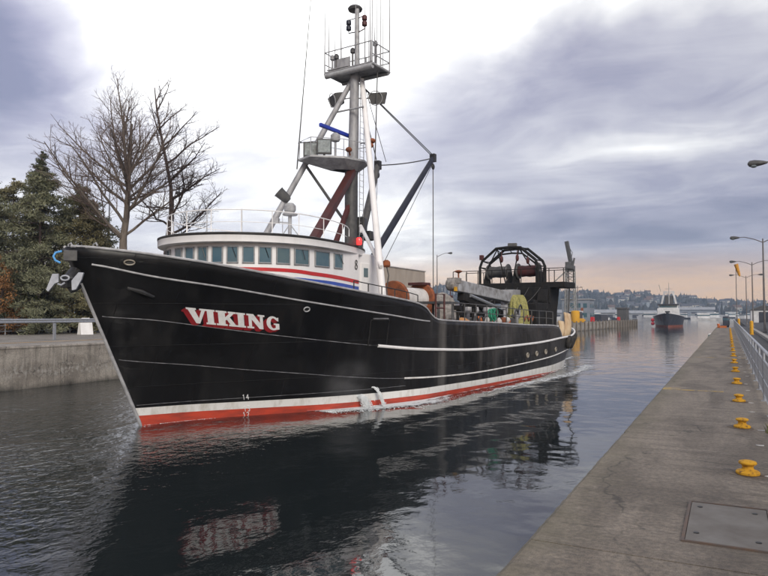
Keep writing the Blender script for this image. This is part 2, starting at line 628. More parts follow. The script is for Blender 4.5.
# ================================================================== concrete
def concrete(name, base, dark, moss=None, edge_axis=None, band=None, crack=True, joint=None):
    """Weathered cast concrete: stains, grain, streaks; optional moss near an edge and a wet band near the waterline."""
    m = bpy.data.materials.new(name)
    m.use_nodes = True
    nt = m.node_tree
    N, L = nt.nodes, nt.links
    b = N['Principled BSDF']
    b.inputs['Roughness'].default_value = 0.82
    tc = N.new('ShaderNodeTexCoord')

    def noise(sc, stretch=(1, 1, 1), det=6, dist=0.0, rough=0.6):
        mp = N.new('ShaderNodeMapping')
        mp.inputs['Scale'].default_value = stretch
        L.new(tc.outputs['Object'], mp.inputs[0])
        n = N.new('ShaderNodeTexNoise')
        n.inputs['Scale'].default_value = sc
        n.inputs['Detail'].default_value = det
        n.inputs['Distortion'].default_value = dist
        n.inputs['Roughness'].default_value = rough
        L.new(mp.outputs[0], n.inputs['Vector'])
        return n.outputs['Fac']

    def mr(v, a, c, d, e):
        q = N.new('ShaderNodeMapRange')
        q.interpolation_type = 'SMOOTHSTEP'
        for i, w in enumerate((a, c, d, e)):
            q.inputs[i + 1].default_value = w
        L.new(v, q.inputs[0])
        return q.outputs[0]

    def mix(fac, a, c, mode='MIX'):
        q = N.new('ShaderNodeMix')
        q.data_type = 'RGBA'
        q.blend_type = mode
        if isinstance(fac, float):
            q.inputs['Factor'].default_value = fac
        else:
            L.new(fac, q.inputs['Factor'])
        for k, v in ((6, a), (7, c)):
            if isinstance(v, tuple):
                q.inputs[k].default_value = (*v, 1)
            else:
                L.new(v, q.inputs[k])
        return q.outputs[2]

    stain = noise(0.9, (1.6, 0.55, 1), 7, 0.6)
    streak = noise(1.7, (0.5, 3.2, 0.5), 6, 0.4)
    grain = noise(24, (1, 1, 1), 4)
    fine = noise(110, (1, 1, 1), 2)
    col = mix(mr(stain, 0.38, 0.64, 0.0, 1.0), base, dark)
    col = mix(mr(streak, 0.44, 0.68, 0.0, 0.40), col, tuple(v * 0.62 for v in dark))
    col = mix(mr(streak, 0.30, 0.42, 0.45, 0.0), col, tuple(min(1, v * 1.35) for v in base))
    gv = mix(mr(grain, 0.3, 0.7, 0.0, 1.0), (0.72, 0.72, 0.74), (1.22, 1.20, 1.16))
    col = mix(1.0, col, gv, 'MULTIPLY')
    fv = mix(mr(fine, 0.3, 0.72, 0.0, 1.0), (0.70, 0.70, 0.70), (1.25, 1.25, 1.25))
    col = mix(1.0, col, fv, 'MULTIPLY')
    if crack:
        # hairline cracks: cell borders, bent by noise and broken up
        mpc = N.new('ShaderNodeMapping')
        L.new(tc.outputs['Object'], mpc.inputs[0])
        wob = N.new('ShaderNodeTexNoise')
        wob.inputs['Scale'].default_value = 2.0
        wob.inputs['Detail'].default_value = 6
        L.new(tc.outputs['Object'], wob.inputs['Vector'])
        vm = N.new('ShaderNodeVectorMath')
        vm.operation = 'MULTIPLY_ADD'
        L.new(wob.outputs['Color'], vm.inputs[0])
        vm.inputs[1].default_value = (.6, .6, .6)
        L.new(mpc.outputs[0], vm.inputs[2])
        vo = N.new('ShaderNodeTexVoronoi')
        vo.feature = 'DISTANCE_TO_EDGE'
        vo.inputs['Scale'].default_value = 0.55
        L.new(vm.outputs[0], vo.inputs['Vector'])
        cm = N.new('ShaderNodeMath')
        cm.operation = 'MULTIPLY'
        L.new(mr(vo.outputs['Distance'], 0.0, 0.012, 0.75, 0.0), cm.inputs[0])
        L.new(mr(stain, 0.42, 0.56, 0.0, 1.0), cm.inputs[1])
        col = mix(cm.outputs[0], col, (0.03, 0.028, 0.025))
    # dark damp blotches and pale scuffs
    blot = noise(0.55, (1, 1, 1), 8, 0.9, 0.7)
    col = mix(mr(blot, 0.56, 0.66, 0.0, 0.45), col, tuple(v * 0.5 for v in dark))
    scf = noise(3.2, (1, 1, 1), 8, 0.5, 0.75)
    col = mix(mr(scf, 0.62, 0.74, 0.0, 0.5), col, tuple(min(1, v * 1.6) for v in base))
    sep = N.new('ShaderNodeSeparateXYZ')
    L.new(tc.outputs['Object'], sep.inputs[0])

    def sub_noise(v, amt, sc):
        q = N.new('ShaderNodeMath')
        q.operation = 'MULTIPLY_ADD'
        L.new(noise(sc, (1, 1, 1), 5, 0.5), q.inputs[0])
        q.inputs[1].default_value = amt
        L.new(v, q.inputs[2])
        return q.outputs[0]

    if moss:
        e = sub_noise(sep.outputs[0], 0.9, 1.2)
        col = mix(mr(e, moss[0], moss[1], 0.8, 0.0), col, moss[2])
    if band:
        e = sub_noise(sep.outputs[2], 0.7, 0.8)
        col = mix(mr(e, band[0], band[1], 0.95, 0.0), col, (0.018, 0.018, 0.015))
        e2 = sub_noise(sep.outputs[2], 0.9, 1.3)
        q = N.new('ShaderNodeMath')
        q.operation = 'MULTIPLY'
        L.new(mr(e2, 0.9, 1.25, 0.0, 1.0), q.inputs[0])
        L.new(mr(e2, 1.35, 1.9, 1.0, 0.0), q.inputs[1])
        q2 = N.new('ShaderNodeMath')
        q2.operation = 'MULTIPLY'
        L.new(q.outputs[0], q2.inputs[0])
        L.new(mr(noise(5, (1, 1, 1), 6), 0.45, 0.65, 0.0, 0.8), q2.inputs[1])
        col = mix(q2.outputs[0], col, (0.36, 0.35, 0.33))
        drip = noise(2.2, (1, 1.6, 0.18), 6, 0.3)
        col = mix(mr(drip, 0.5, 0.70, 0.0, 0.5), col, (0.09, 0.082, 0.072))
    L.new(col, b.inputs['Base Color'])
    bp = N.new('ShaderNodeBump')
    bp.inputs['Distance'].default_value = 0.012
    ad = N.new('ShaderNodeMath')
    ad.operation = 'MULTIPLY_ADD'
    L.new(grain, ad.inputs[0])
    ad.inputs[1].default_value = 0.5
    L.new(streak, ad.inputs[2])
    L.new(ad.outputs[0], bp.inputs['Height'])
    L.new(bp.outputs[0], b.inputs['Normal'])
    return m


M['quay'] = concrete('quay_concrete', (0.215, 0.185, 0.150), (0.125, 0.106, 0.086), moss=(-1.45, -0.35, (0.115, 0.105, 0.062)))
M['wall_conc'] = concrete('lock_wall_concrete', (0.36, 0.335, 0.30), (0.22, 0.20, 0.178), band=(0.15, 0.75))
M['deck_conc'] = concrete('deck_concrete', (0.30, 0.28, 0.25), (0.19, 0.175, 0.155))
M['asphalt'] = concrete('asphalt', (0.055, 0.055, 0.058), (0.04, 0.04, 0.042))
M['kerb'] = concrete('kerb_concrete', (0.34, 0.33, 0.31), (0.24, 0.23, 0.22))
M['plate'] = mat('steel_plate', (0.185, 0.175, 0.158), (0.12, 0.105, 0.09), 2.5, 0.7, 0.1, bump=0.003)

# ---- right-hand quay: slabs with open joints on a mass-concrete wall
QY1 = 96.0
mb = MB()
mb.box((-0.3, 38, 1.0), (2.1, QY1 + 20 - 0.1, 2.42))
o = mb.build('quay_wall', M['quay'])
tag(o, 'long mass-concrete lock wall under the walkway on the right', 'wall', kind='structure')
quay = empty('quay_pavement', (0, 0, 0))
tag(quay, 'worn grey-brown concrete walkway along the lock edge', 'pavement', kind='structure')
joints = [-20, 5.03, 16.9, 29.0, 41, 53, 65, 77, QY1]
for a, c in zip(joints[:-1], joints[1:]):
    mb = MB()
    x0, x1 = -1.40, 0.78
    bv = 0.055
    prof = [(x0, 2.15), (x0, QUAY - bv), (x0 + 0.018, QUAY - 0.02), (x0 + bv, QUAY), (x1, QUAY), (x1, 2.15)]
    a2, c2 = a + 0.009, c - 0.009
    n = len(prof)
    ny = max(2, int((c2 - a2) / 0.12))
    rnd = random.Random(int(a * 10) + 99)
    vs = []
    for j in range(ny + 1):
        y = a2 + (c2 - a2) * j / ny
        w = rnd.gauss(0, 0.004) + (rnd.uniform(.015, .05) if rnd.random() < .05 else 0)
        for k, (px, pz) in enumerate(prof):
            vs.append((px + (w if k < 4 else 0) * (1 if k else 0.6), y, pz))
    fs = [(j * n + k, j * n + k + 1, (j + 1) * n + k + 1, (j + 1) * n + k) for j in range(ny) for k in range(n - 1)]
    fs += [tuple(range(n)), tuple(ny * n + k for k in reversed(range(n)))]
    mb.add(vs, fs)
    mb.build('slab', M['quay'], quay)

# ---- road, kerb and verge right of the railing
mb = MB()
mb.box((13.3, 42.4, 1.0), (25.0, 125, 2.52))
tag(mb.build('service_road', M['asphalt']), 'dark asphalt service road beyond the railing', 'road', kind='structure')
kerb = empty('kerb', (2.36, 0, 2.26))
tag(kerb, 'pale concrete kerb along the service road', 'kerb', kind='structure')
kmb = MB()
kmb.box((0, 0, 0.09), (0.32, 2.97, 0.2))
k0 = kmb.build('kerb_stone', M['kerb'], kerb, bevel=0.02)
k0.location = (0, 10, 0)
for i in range(1, 28):
    k = k0.copy()
    COL.objects.link(k)
    k.location = (0, 10 + 3 * i, 0)

# ---- steel hatch in the walkway
M['hatch_frame'] = mat('rusty_edge', (0.13, 0.085, 0.06), (0.09, 0.08, 0.075), 5, 0.8)
hatch = empty('access_hatch', (-0.03, 6.10, QUAY))
tag(hatch, 'flush steel hatch cover set in the concrete walkway near the nearest bollard', 'hatch')
mb = MB()
mb.box((0, 0, 0.004), (0.58, 1.12, 0.010))
mb.build('cover', M['plate'], hatch, bevel=0.002)
mb = MB()
for x, y, w, d in ((-0.305, 0, 0.022, 1.20), (0.305, 0, 0.022, 1.20), (0, 0.585, 0.588, 0.022), (0, -0.585, 0.588, 0.022)):
    mb.box((x, y, 0.006), (w, d, 0.016))
mb.build('frame', M['hatch_frame'], hatch)
for x, y in ((-0.22, 0.42), (-0.22, -0.36), (0.2, 0.40), (0.2, -0.40)):
    mb = MB()
    mb.lathe([(0.022, 0.008), (0.022, 0.013), (0.015, 0.016)], 10, (x, y, 0))
    mb.build('bolt', M['black_paint'], hatch)

# ---- left bank: land block, wall panels, deck
M['soil'] = mat('leaf_litter', (0.055, 0.045, 0.032), (0.035, 0.04, 0.02), 2.5, 0.95, bump=0.05)
mb = MB()
mb.box((-340, 60, 0.9), (609.0, 190, 2.72))
tag(mb.build('left_bank', M['soil']), 'dark planted ground of the left bank', 'ground', kind='structure')
lw = empty('lock_wall', (0, 0, 0))
tag(lw, 'weathered grey concrete lock wall on the far side of the canal', 'wall')
y = -35.0
LW = -33.4
k = 0
while y < 155:
    mb = MB()
    x0 = LW
    mb.add([(x0, y + 0.012, -1), (x0, y + 11.98, -1), (x0, y + 11.98, 2.12), (x0 + 0.03, y + 11.98, 2.20), (x0 + 0.0, y + 11.98, 2.27), (x0 - 0.05, y + 11.98, 2.30),
            (x0 - 2.2, y + 11.98, 2.30), (x0 - 2.2, y + 11.98, -1)] +
           [(x0, y + 0.012, -1), (x0, y + 0.012, 2.12), (x0 + 0.03, y + 0.012, 2.20), (x0, y + 0.012, 2.27), (x0 - 0.05, y + 0.012, 2.30), (x0 - 2.2, y + 0.012, 2.30), (x0 - 2.2, y + 0.012, -1)],
           [(8, 1, 2, 9), (9, 2, 3, 10), (10, 3, 4, 11), (11, 4, 5, 12), (12, 5, 6, 13), (13, 6, 7, 14), (1, 7, 6, 5, 4, 3, 2), (8, 9, 10, 11, 12, 13, 14)])
    mb.build('wall_panel', M['wall_conc'], lw)
    y += 12
mb = MB()
mb.box((-46.3, 60, 2.1), (21.4, 190, 0.39))
tag(mb.build('left_walkway', M['deck_conc']), 'pale concrete walkway on top of the far lock wall', 'pavement', kind='structure')
mb = MB()
mb.box((-37.4, 44, 2.298), (0.12, 40, 0.006))
tag(mb.build('yellow_line', M['yellow']), 'yellow painted line on the far walkway', 'marking', kind='structure')
mb = MB()
mb.box((-1.17, 16.55, QUAY + 0.003), (0.36, 0.42, 0.006))
mb.box((-0.55, 16.38, QUAY + 0.003), (0.86, 0.09, 0.006))
M['worn_yellow'] = mat('worn_yellow_paint', (0.42, 0.29, 0.07), (0.19, 0.16, 0.12), 5, 0.8, lo=0.40, hi=0.56)
tag(mb.build('painted_mark', M['worn_yellow']), 'worn yellow paint mark across the walkway', 'marking', kind='structure')
mb = MB()
mb.box((-0.2, 29.0, QUAY + 0.003), (2.0, 0.08, 0.006))
tag(mb.build('painted_mark', M['worn_yellow']), 'fainter yellow paint line farther along the walkway', 'marking', kind='structure')


# ================================================================== the fishing vessel
def hull_material():
    m = bpy.data.materials.new('hull_black')
    m.use_nodes = True
    nt = m.node_tree
    N, L = nt.nodes, nt.links
    b = N['Principled BSDF']
    tc = N.new('ShaderNodeTexCoord')

    def noise(sc, stretch, det=5, dist=0.0):
        mp = N.new('ShaderNodeMapping')
        mp.inputs['Scale'].default_value = stretch
        L.new(tc.outputs['Object'], mp.inputs[0])
        n = N.new('ShaderNodeTexNoise')
        n.inputs['Scale'].default_value = sc
        n.inputs['Detail'].default_value = det
        n.inputs['Distortion'].default_value = dist
        L.new(mp.outputs[0], n.inputs['Vector'])
        return n.outputs['Fac']

    def mr(v, a, c, d, e):
        q = N.new('ShaderNodeMapRange')
        q.interpolation_type = 'SMOOTHSTEP'
        for i, w in enumerate((a, c, d, e)):
            q.inputs[i + 1].default_value = w
        L.new(v, q.inputs[0])
        return q.outputs[0]

    def mix(fac, a, c):
        q = N.new('ShaderNodeMix')
        q.data_type = 'RGBA'
        L.new(fac, q.inputs['Factor'])
        for k, v in ((6, a), (7, c)):
            if isinstance(v, tuple):
                q.inputs[k].default_value = (*v, 1)
            else:
                L.new(v, q.inputs[k])
        return q.outputs[2]

    def mul(a, c):
        q = N.new('ShaderNodeMath')
        q.operation = 'MULTIPLY'
        L.new(a, q.inputs[0])
        if isinstance(c, (int, float)):
            q.inputs[1].default_value = c
        else:
            L.new(c, q.inputs[1])
        return q.outputs[0]

    sep = N.new('ShaderNodeSeparateXYZ')
    L.new(tc.outputs['Object'], sep.inputs[0])
    big = noise(0.35, (1, 1, 1), 5, 0.4)
    strk = noise(1.6, (1, 1, 0.10), 6, 0.2)
    worn_aft = mr(sep.outputs[1], 9, 20, 0.12, 1.0)        # the paint is chalkier aft of the deckhouse
    col = mix(mul(mr(big, 0.35, 0.7, 0.15, 1.0), worn_aft), (0.0055, 0.0055, 0.0062), (0.046, 0.043, 0.042))
    col = mix(mul(mul(mr(strk, 0.52, 0.76, 0, 0.6), worn_aft), 1.0), col, (0.12, 0.112, 0.105))
    rst = noise(2.6, (1, 1, 0.16), 6, 0.3)
    col = mix(mul(mul(mr(rst, 0.63, 0.78, 0, 0.6), worn_aft), 1.0), col, (0.10, 0.05, 0.025))
    # scour below a freeing port: chalky white run
    d = N.new('ShaderNodeMath')
    d.operation = 'SUBTRACT'
    L.new(sep.outputs[1], d.inputs[0])
    d.inputs[1].default_value = 13.25
    ab = N.new('ShaderNodeMath')
    ab.operation = 'ABSOLUTE'
    L.new(d.outputs[0], ab.inputs[0])
    run = mul(mul(mr(ab.outputs[0], 0.12, 0.5, 1, 0), mr(strk, 0.35, 0.6, 0.25, 1)), mr(sep.outputs[2], 0.9, 3.4, 0.75, 0.9))
    col = mix(mul(run, 0.55), col, (0.17, 0.16, 0.15))
    L.new(col, b.inputs['Base Color'])
    L.new(mr(big, 0.3, 0.7, 0.30, 0.5), b.inputs['Roughness'])
    b.inputs['Specular IOR Level'].default_value = 0.28
    bp = N.new('ShaderNodeBump')
    bp.inputs['Distance'].default_value = 0.07
    L.new(noise(0.9, (1, 1, 1), 2), bp.inputs['Height'])
    # welded plate seams: courses of plating along the side
    cb = N.new('ShaderNodeCombineXYZ')
    L.new(sep.outputs[1], cb.inputs[0])
    L.new(sep.outputs[2], cb.inputs[1])
    bk = N.new('ShaderNodeTexBrick')
    bk.inputs['Scale'].default_value = 1.0
    bk.inputs['Mortar Size'].default_value = 0.014
    bk.inputs['Mortar Smooth'].default_value = 0.6
    bk.inputs['Brick Width'].default_value = 3.1
    bk.inputs['Row Height'].default_value = 1.45
    L.new(cb.outputs[0], bk.inputs['Vector'])
    b2 = N.new('ShaderNodeBump')
    b2.inputs['Distance'].default_value = 0.012
    L.new(bk.outputs['Fac'], b2.inputs['Height'])
    L.new(bp.outputs[0], b2.inputs['Normal'])
    L.new(b2.outputs[0], b.inputs['Normal'])
    return m


M['hull'] = hull_material()
M['boot_white'] = mat('boot_top_white', (0.72, 0.71, 0.69), (0.40, 0.37, 0.31), 2.4, 0.45, stretch=(1, 1, 0.35), lo=0.48, hi=0.80)
M['boot_red'] = mat('antifouling_red', (0.52, 0.06, 0.03), (0.27, 0.045, 0.03), 1.6, 0.55, stretch=(1, .6, 3.0), lo=.4, hi=.72)
M['deck'] = mat('ship_deck', (0.22, 0.20, 0.18), (0.13, 0.12, 0.11), 2, 0.8)

ship = empty('fishing_vessel', SHIP_O, SHIP_RZ)
tag(ship, 'large black steel trawler with white wheelhouse and red boot stripe passing through the lock', 'fishing boat')

WT = [(-3, .70), (5, .60), (12, .56), (20, .50), (29, .52), (41.3, .62)]
RT = [(-3, .42), (1, .36), (5, .29), (12, .26), (20, .20), (27, .12), (33, .03), (41.3, .0)]


def build_hull():
    sgs = [-3, -2.96, -2.9, -2.8, -2.65, -2.45, -2.2, -1.8, -1.4, -1.0, -.5]
    x = 0.0
    while x < 10:
        sgs.append(x)
        x += .5
    x = 10.0
    while x < 12.6:
        sgs.append(x)
        x += .15
    while x < 28:
        sgs.append(x)
        x += .8
    x = 28.2
    while x < 33:
        sgs.append(x)
        x += .2
    while x < 40:
        sgs.append(x)
        x += .4
    sgs += [40.2, 40.6, 40.9, 41.1, 41.3]
    nrow = 16
    mb = MB()
    rows = None
    for sign in (1, -1):
        cols = []
        for sg in sgs:
            zt = ztop(sg)
            zs = [-1.2, -0.6, lerpt(RT, sg), lerpt(WT, sg)]
            zs += [zs[3] + (zt - zs[3]) * ((k + 1) / nrow) for k in range(nrow)]
            cols.append([hullpt(sg, z) for z in zs])
        nr = len(cols[0])
        vs = [(sign * p, s, z) for c in cols for (p, s, z) in c]
        for i in range(len(cols) - 1):
            pass
        o = len(mb.v)
        mb.v.extend(vs)
        for i in range(len(cols) - 1):
            for k in range(nr - 1):
                f = (o + i * nr + k, o + (i + 1) * nr + k, o + (i + 1) * nr + k + 1, o + i * nr + k + 1)
                mb.f.append(f if sign > 0 else tuple(reversed(f)))
                mb.m.append(2 if k < 2 else (1 if k == 2 else 0))
        rows = (o, nr, len(cols))
        if sign > 0:
            first = (o, nr, len(cols))
    # transom, closed between both sides
    o1, nr, nc = first
    o2 = rows[0]
    for k in range(nr - 1):
        mb.f.append((o1 + (nc - 1) * nr + k, o2 + (nc - 1) * nr + k, o2 + (nc - 1) * nr + k + 1, o1 + (nc - 1) * nr + k + 1))
        mb.m.append(2 if k < 2 else (1 if k == 2 else 0))
    # blunt stem
    for k in range(nr - 1):
        mb.f.append((o2 + k, o1 + k, o1 + k + 1, o2 + k + 1))
        mb.m.append(2 if k < 2 else (1 if k == 2 else 0))
    hull = mb.build('hull', [M['hull'], M['boot_white'], M['boot_red']], ship, smooth=True, fix=False)
    md = hull.modifiers.new('plate', 'SOLIDIFY')
    md.thickness = 0.05
    md.offset = -1
    return hull


hull = build_hull()

# decks
def deck(name, s0, s1, z0, z1, inset=0.05):
    mb = MB()
    n = 24
    vs = []
    for i in range(n + 1):
        sg = s0 + (s1 - s0) * i / n
        z = z0 + (z1 - z0) * i / n
        p, s, _ = hullpt(sg, z)
        vs += [(max(0.02, p - inset), s, z), (-max(0.02, p - inset), s, z)]
    mb.add(vs, [(2 * i, 2 * i + 2, 2 * i + 3, 2 * i + 1) for i in range(n)])
    return mb.build(name, M['deck'], ship)


deck('foredeck', -2.9, 12.2, 5.0, 3.55)
deck('main_deck', 11.5, 41.2, 2.45, 1.9)
mb = MB()     # break of the foredeck
p_, s_, _ = hullpt(11.9, 3.0)
mb.box((0, s_, 2.95), (2 * p_ - .12, 0.06, 1.3))
mb.build('bulkhead', M['white_paint'], ship)

# rails, strakes and caps on the hull: grey cap forward, white aft
CAP = [(a, b + 0.02) for a, b in TOP]
A_LINE = [(-2.9, 5.62), (-2.69, 5.58), (-1.44, 5.26), (.78, 4.93), (3.85, 4.48), (8.31, 3.96), (11.2, 3.66), (30, 3.0)]
B_LINE = [(-2.95, 3.93), (-2.79, 3.9), (-1.68, 3.8), (.31, 3.5), (2.71, 3.16), (7.37, 2.63), (11.04, 2.34), (17.17, 2.12), (25.29, 2.15), (30.88, 2.30), (35, 2.36), (38, 2.6), (41.3, 2.9)]
C_LINE = [(-2.95, 2.46), (-2.85, 2.43), (-.67, 2.16), (1.82, 1.83), (8.93, 1.12), (16.55, .92), (24.64, 1.0), (32.05, 1.21), (38, 1.45)]
M['seam'] = mat('scuffed_seam', (0.22, 0.22, 0.23), (0.06, 0.06, 0.065), 2.5, 0.5)
M['knuckle'] = mat('grey_knuckle', (0.42, 0.42, 0.43), (0.25, 0.25, 0.26), 3, 0.45)
for sign in (1, -1):
    mb = MB()
    mb.tube(strake(CAP, -2.96, 31.6, 120, -0.02, sign), 0.045, 8)
    mb.build('bulwark_cap', M['knuckle'], hull, True)
    mb = MB()
    mb.tube(strake(A_LINE, -2.75, 11.2, 60, 0.01, sign), 0.035, 8)
    mb.build('knuckle_rail', M['knuckle'], hull, True)
    mb = MB()
    mb.tube(strake(B_LINE, -2.9, 7.3, 60, 0.0, sign), 0.016, 6)
    mb.build('seam', M['seam'], hull, True)
    mb = MB()
    mb.tube(strake(B_LINE, 7.35, 41.2, 120, 0.02, sign), 0.07, 8)
    mb.build('rubbing_strake', M['white_paint'], hull, True)
    mb = MB()
    mb.tube(strake(C_LINE, -2.9, 8.9, 60, 0.0, sign), 0.014, 6)
    mb.build('seam', M['seam'], hull, True)
    mb = MB()
    mb.tube(strake(C_LINE, 8.95, 36.5, 90, 0.01, sign), 0.04, 8)
    mb.build('rubbing_strake', M['boot_white'], hull, True)
    mb = MB()
    mb.tube(strake([(-3, .80), (41, .72)], -2.9, 9, 60, -0.002, sign), 0.01, 6)
    mb.build('seam', M['seam'], hull, True)
mb = MB()
pts = [(0, stem(z) - 0.02, z) for z in [-.4 + k * .3 for k in range(19)]]
mb.tube(pts, 0.06, 8)
mb.build('stem_bar', M['knuckle'], hull, True)
mb = MB()     # stern cap across the transom
mb.tube([(p, 41.31, 2.9) for p in (-1.7, -.8, 0, .8, 1.7)], 0.085, 8)
mb.build('rubbing_strake', M['white_paint'], hull, True)


# ---- name, draught marks
def hull_poly(poly, fn, off, mb, mi=0):
    """Flat outline (letter space) laid onto the hull side as thin raised plate."""
    bm = bmesh.new()
    vs = [bm.verts.new((x, y, 0)) for x, y in poly]
    for t in tessellate_polygon([[Vector((x, y, 0)) for x, y in poly]]):
        try:
            bm.faces.new([vs[i] for i in t])
        except ValueError:
            pass
    bmesh.ops.subdivide_edges(bm, edges=bm.edges[:], cuts=1, use_grid_fill=True)
    bm.verts.ensure_lookup_table()
    V = []
    for v in bm.verts:
        sg, z = fn(v.co.x, v.co.y)
        p, s, _ = hullpt(sg, z)
        p2, s2, _ = hullpt(sg + .05, z)
        nx, ny = (s2 - s), -(p2 - p)
        q = math.hypot(nx, ny)
        V.append((p + nx / q * off, s + ny / q * off, z))
    mb.add(V, [tuple(v.index for v in f.verts) for f in bm.faces], mi)
    bm.free()


GO = [(.5 + .5 * math.cos(R(a)), .5 + .5 * math.sin(R(a))) for a in range(52, 312, 13)]
GI = [(.53 + .22 * math.cos(R(a)), .5 + .36 * math.sin(R(a))) for a in range(305, 60, -13)]
GLYPH = {
    'V': [(0, 1), (.48, 1), (.48, .88), (.41, .88), (.58, .36), (.73, .88), (.64, .88), (.64, 1), (1, 1), (1, .88), (.91, .88), (.61, 0), (.42, 0), (.08, .88), (0, .88)],
    'I': [(0, 0), (1, 0), (1, .12), (.84, .12), (.84, .88), (1, .88), (1, 1), (0, 1), (0, .88), (.16, .88), (.16, .12), (0, .12)],
    'K': [(0, 0), (.52, 0), (.52, .12), (.43, .12), (.43, .36), (.50, .43), (.66, .12), (.59, .12), (.59, 0), (1, 0), (1, .12), (.93, .12), (.66, .60), (.86, .88), (.96, .88), (.96, 1), (.58, 1), (.58, .88), (.65, .88), (.43, .58), (.43, .88), (.52, .88), (.52, 1), (0, 1), (0, .88), (.1, .88), (.1, .12), (0, .12)],
    'N': [(0, 0), (.38, 0), (.38, .12), (.27, .12), (.27, .62), (.68, 0), (.9, 0), (.9, .88), (1, .88), (1, 1), (.62, 1), (.62, .88), (.73, .88), (.73, .42), (.38, 1), (0, 1), (0, .88), (.1, .88), (.1, .12), (0, .12)],
    'G': GO + [(.98, .10), (.98, .50), (.55, .50), (.55, .39), (.69, .39), (.69, .20)] + GI[1:] + [(.80, .70), (.93, .66), (.93, .95)],
}
SPANS = [('V', .0, .20), ('I', .185, .28), ('K', .29, .51), ('I', .505, .605), ('N', .62, .825), ('G', .845, 1.0)]
M['letter_white'] = mat('letter_white', (0.80, 0.80, 0.80), (0.66, 0.66, 0.66), 4, 0.4)
M['letter_red'] = mat('letter_red', (0.30, 0.015, 0.02), (0.22, 0.015, 0.02), 4, 0.45)
for ch, u0, u1 in SPANS:
    def fn(x, y, dx=0.0, dz=0.0, u0=u0, u1=u1):
        u = u0 + (u1 - u0) * x
        sg = -.56 + 3.22 * u + dx
        ztp = 4.235 - .108 * (sg + .56)
        return sg, ztp - .53 * (1 - y) + dz
    mb = MB()
    hull_poly(GLYPH[ch], fn, 0.028, mb)
    mb.build('letter', M['letter_white'], hull)
    mb = MB()
    for k, (dx, dz) in enumerate(((-.14, -.10), (-.105, -.075), (-.07, -.05), (-.035, -.025))):
        hull_poly(GLYPH[ch], lambda x, y, dx=dx, dz=dz: fn(x, y, dx, dz), 0.008 + 0.004 * k, mb)
    mb.build('letter_shadow', M['letter_red'], hull)

SEG = {'1': [((.4, 0), (.4, 1)), ((.4, 1), (.2, .8))], '2': [((.1, .85), (.5, 1)), ((.5, 1), (.75, .75)), ((.75, .75), (.1, 0)), ((.1, 0), (.8, 0))],
       '3': [((.1, 1), (.75, 1)), ((.75, 1), (.4, .6)), ((.4, .6), (.75, .3)), ((.75, .3), (.5, 0)), ((.5, 0), (.1, .08))],
       '4': [((.6, 0), (.6, 1)), ((.6, 1), (.1, .35)), ((.1, .35), (.85, .35))]}
for txt, sg0, zb in (('14', 1.02, .72), ('13', 1.0, .25), ('12', .93, .02)):
    mb = MB()
    for k, ch in enumerate(txt):
        for (a, c) in SEG[ch]:
            q = []
            for (x, y) in (a, c):
                sg, z = sg0 + .14 * k + x * .13, zb + y * .2
                p, s, _ = hullpt(sg, z)
                q.append((p + .012, s - .006, z))
            mb.tube(q, 0.013, 5)
    mb.build('draught_mark', M['letter_white'], hull)


# ---- openings and fittings on the side
def hull_frame(sg, z, off=0.0):
    p, s, _ = hullpt(sg, z)
    p2, s2, _ = hullpt(sg + .05, z)
    t = Vector((p2 - p, s2 - s, 0)).normalized()
    n = Vector((t.y, -t.x, 0))
    pa = hullpt(sg, z + .05)
    u = (Vector(pa) - Vector((p, s, z))).normalized()
    u = (u - t * u.dot(t)).normalized()
    n = t.cross(u)
    if n.x < 0:
        n = -n
    Mx = Matrix((t, u, n)).transposed()
    return Vector((p, s, z)) + n * off, Mx


def chock(sg, z, w, h, mats, name='fairlead', depth=.04):
    c, Mx = hull_frame(sg, z)
    mb = MB()
    ring = [c + Mx @ Vector((w * math.cos(t), h * math.sin(t), depth)) for t in [2 * math.pi * k / 20 for k in range(20)]]
    mb.tube(ring, min(w, h) * .28, 6, 0, closed=True)
    disc = [c + Mx @ Vector((w * math.cos(t), h * math.sin(t), .012)) for t in [2 * math.pi * k / 20 for k in range(20)]]
    mb.add(disc, [tuple(range(20))], 1)
    mb.build(name, mats, hull, True, fix=False)


M['chock_cream'] = mat('cream_paint', (0.36, 0.33, 0.28), (0.2, 0.17, 0.13), 9, 0.6)
chock(-1.89, 5.69, .16, .085, [M['chock_cream'], M['dark_grey']])
chock(3.84, 4.19, .13, .09, [M['grey_paint'], M['black_paint']])
for sg, z in ((23.96, 1.45), (25.71, 1.47), (27.6, 1.5), (30.04, 1.56)):
    chock(sg, z, .17, .14, [M['chock_cream'], M['chock_cream']], 'scupper')
for sg, z in ((14.07, 1.33), (17.6, 1.3), (21.9, 1.25)):
    c, Mx = hull_frame(sg, z, .01)
    mb = MB()
    mb.box(c, (.55, .16, .05), mtx=Mx)
    mb.build('freeing_port', M['black_paint'], hull)
c, Mx = hull_frame(7.45, 3.2, .0)
mb = MB()
for x, y, w, h in ((-.55, 0, .04, 1.1), (.55, 0, .04, 1.1), (0, .55, 1.14, .04), (0, -.55, 1.14, .04)):
    mb.box(c + Mx @ Vector((x, y, .012)), (w, h, .035), mtx=Mx)
mb.build('side_door', M['black_paint'], hull)
mb = MB()
mb.box(c + Mx @ Vector((.0, .62, .04)), (.9, .05, .05), mtx=Mx)
mb.build('drip_rail', M['seam'], hull)
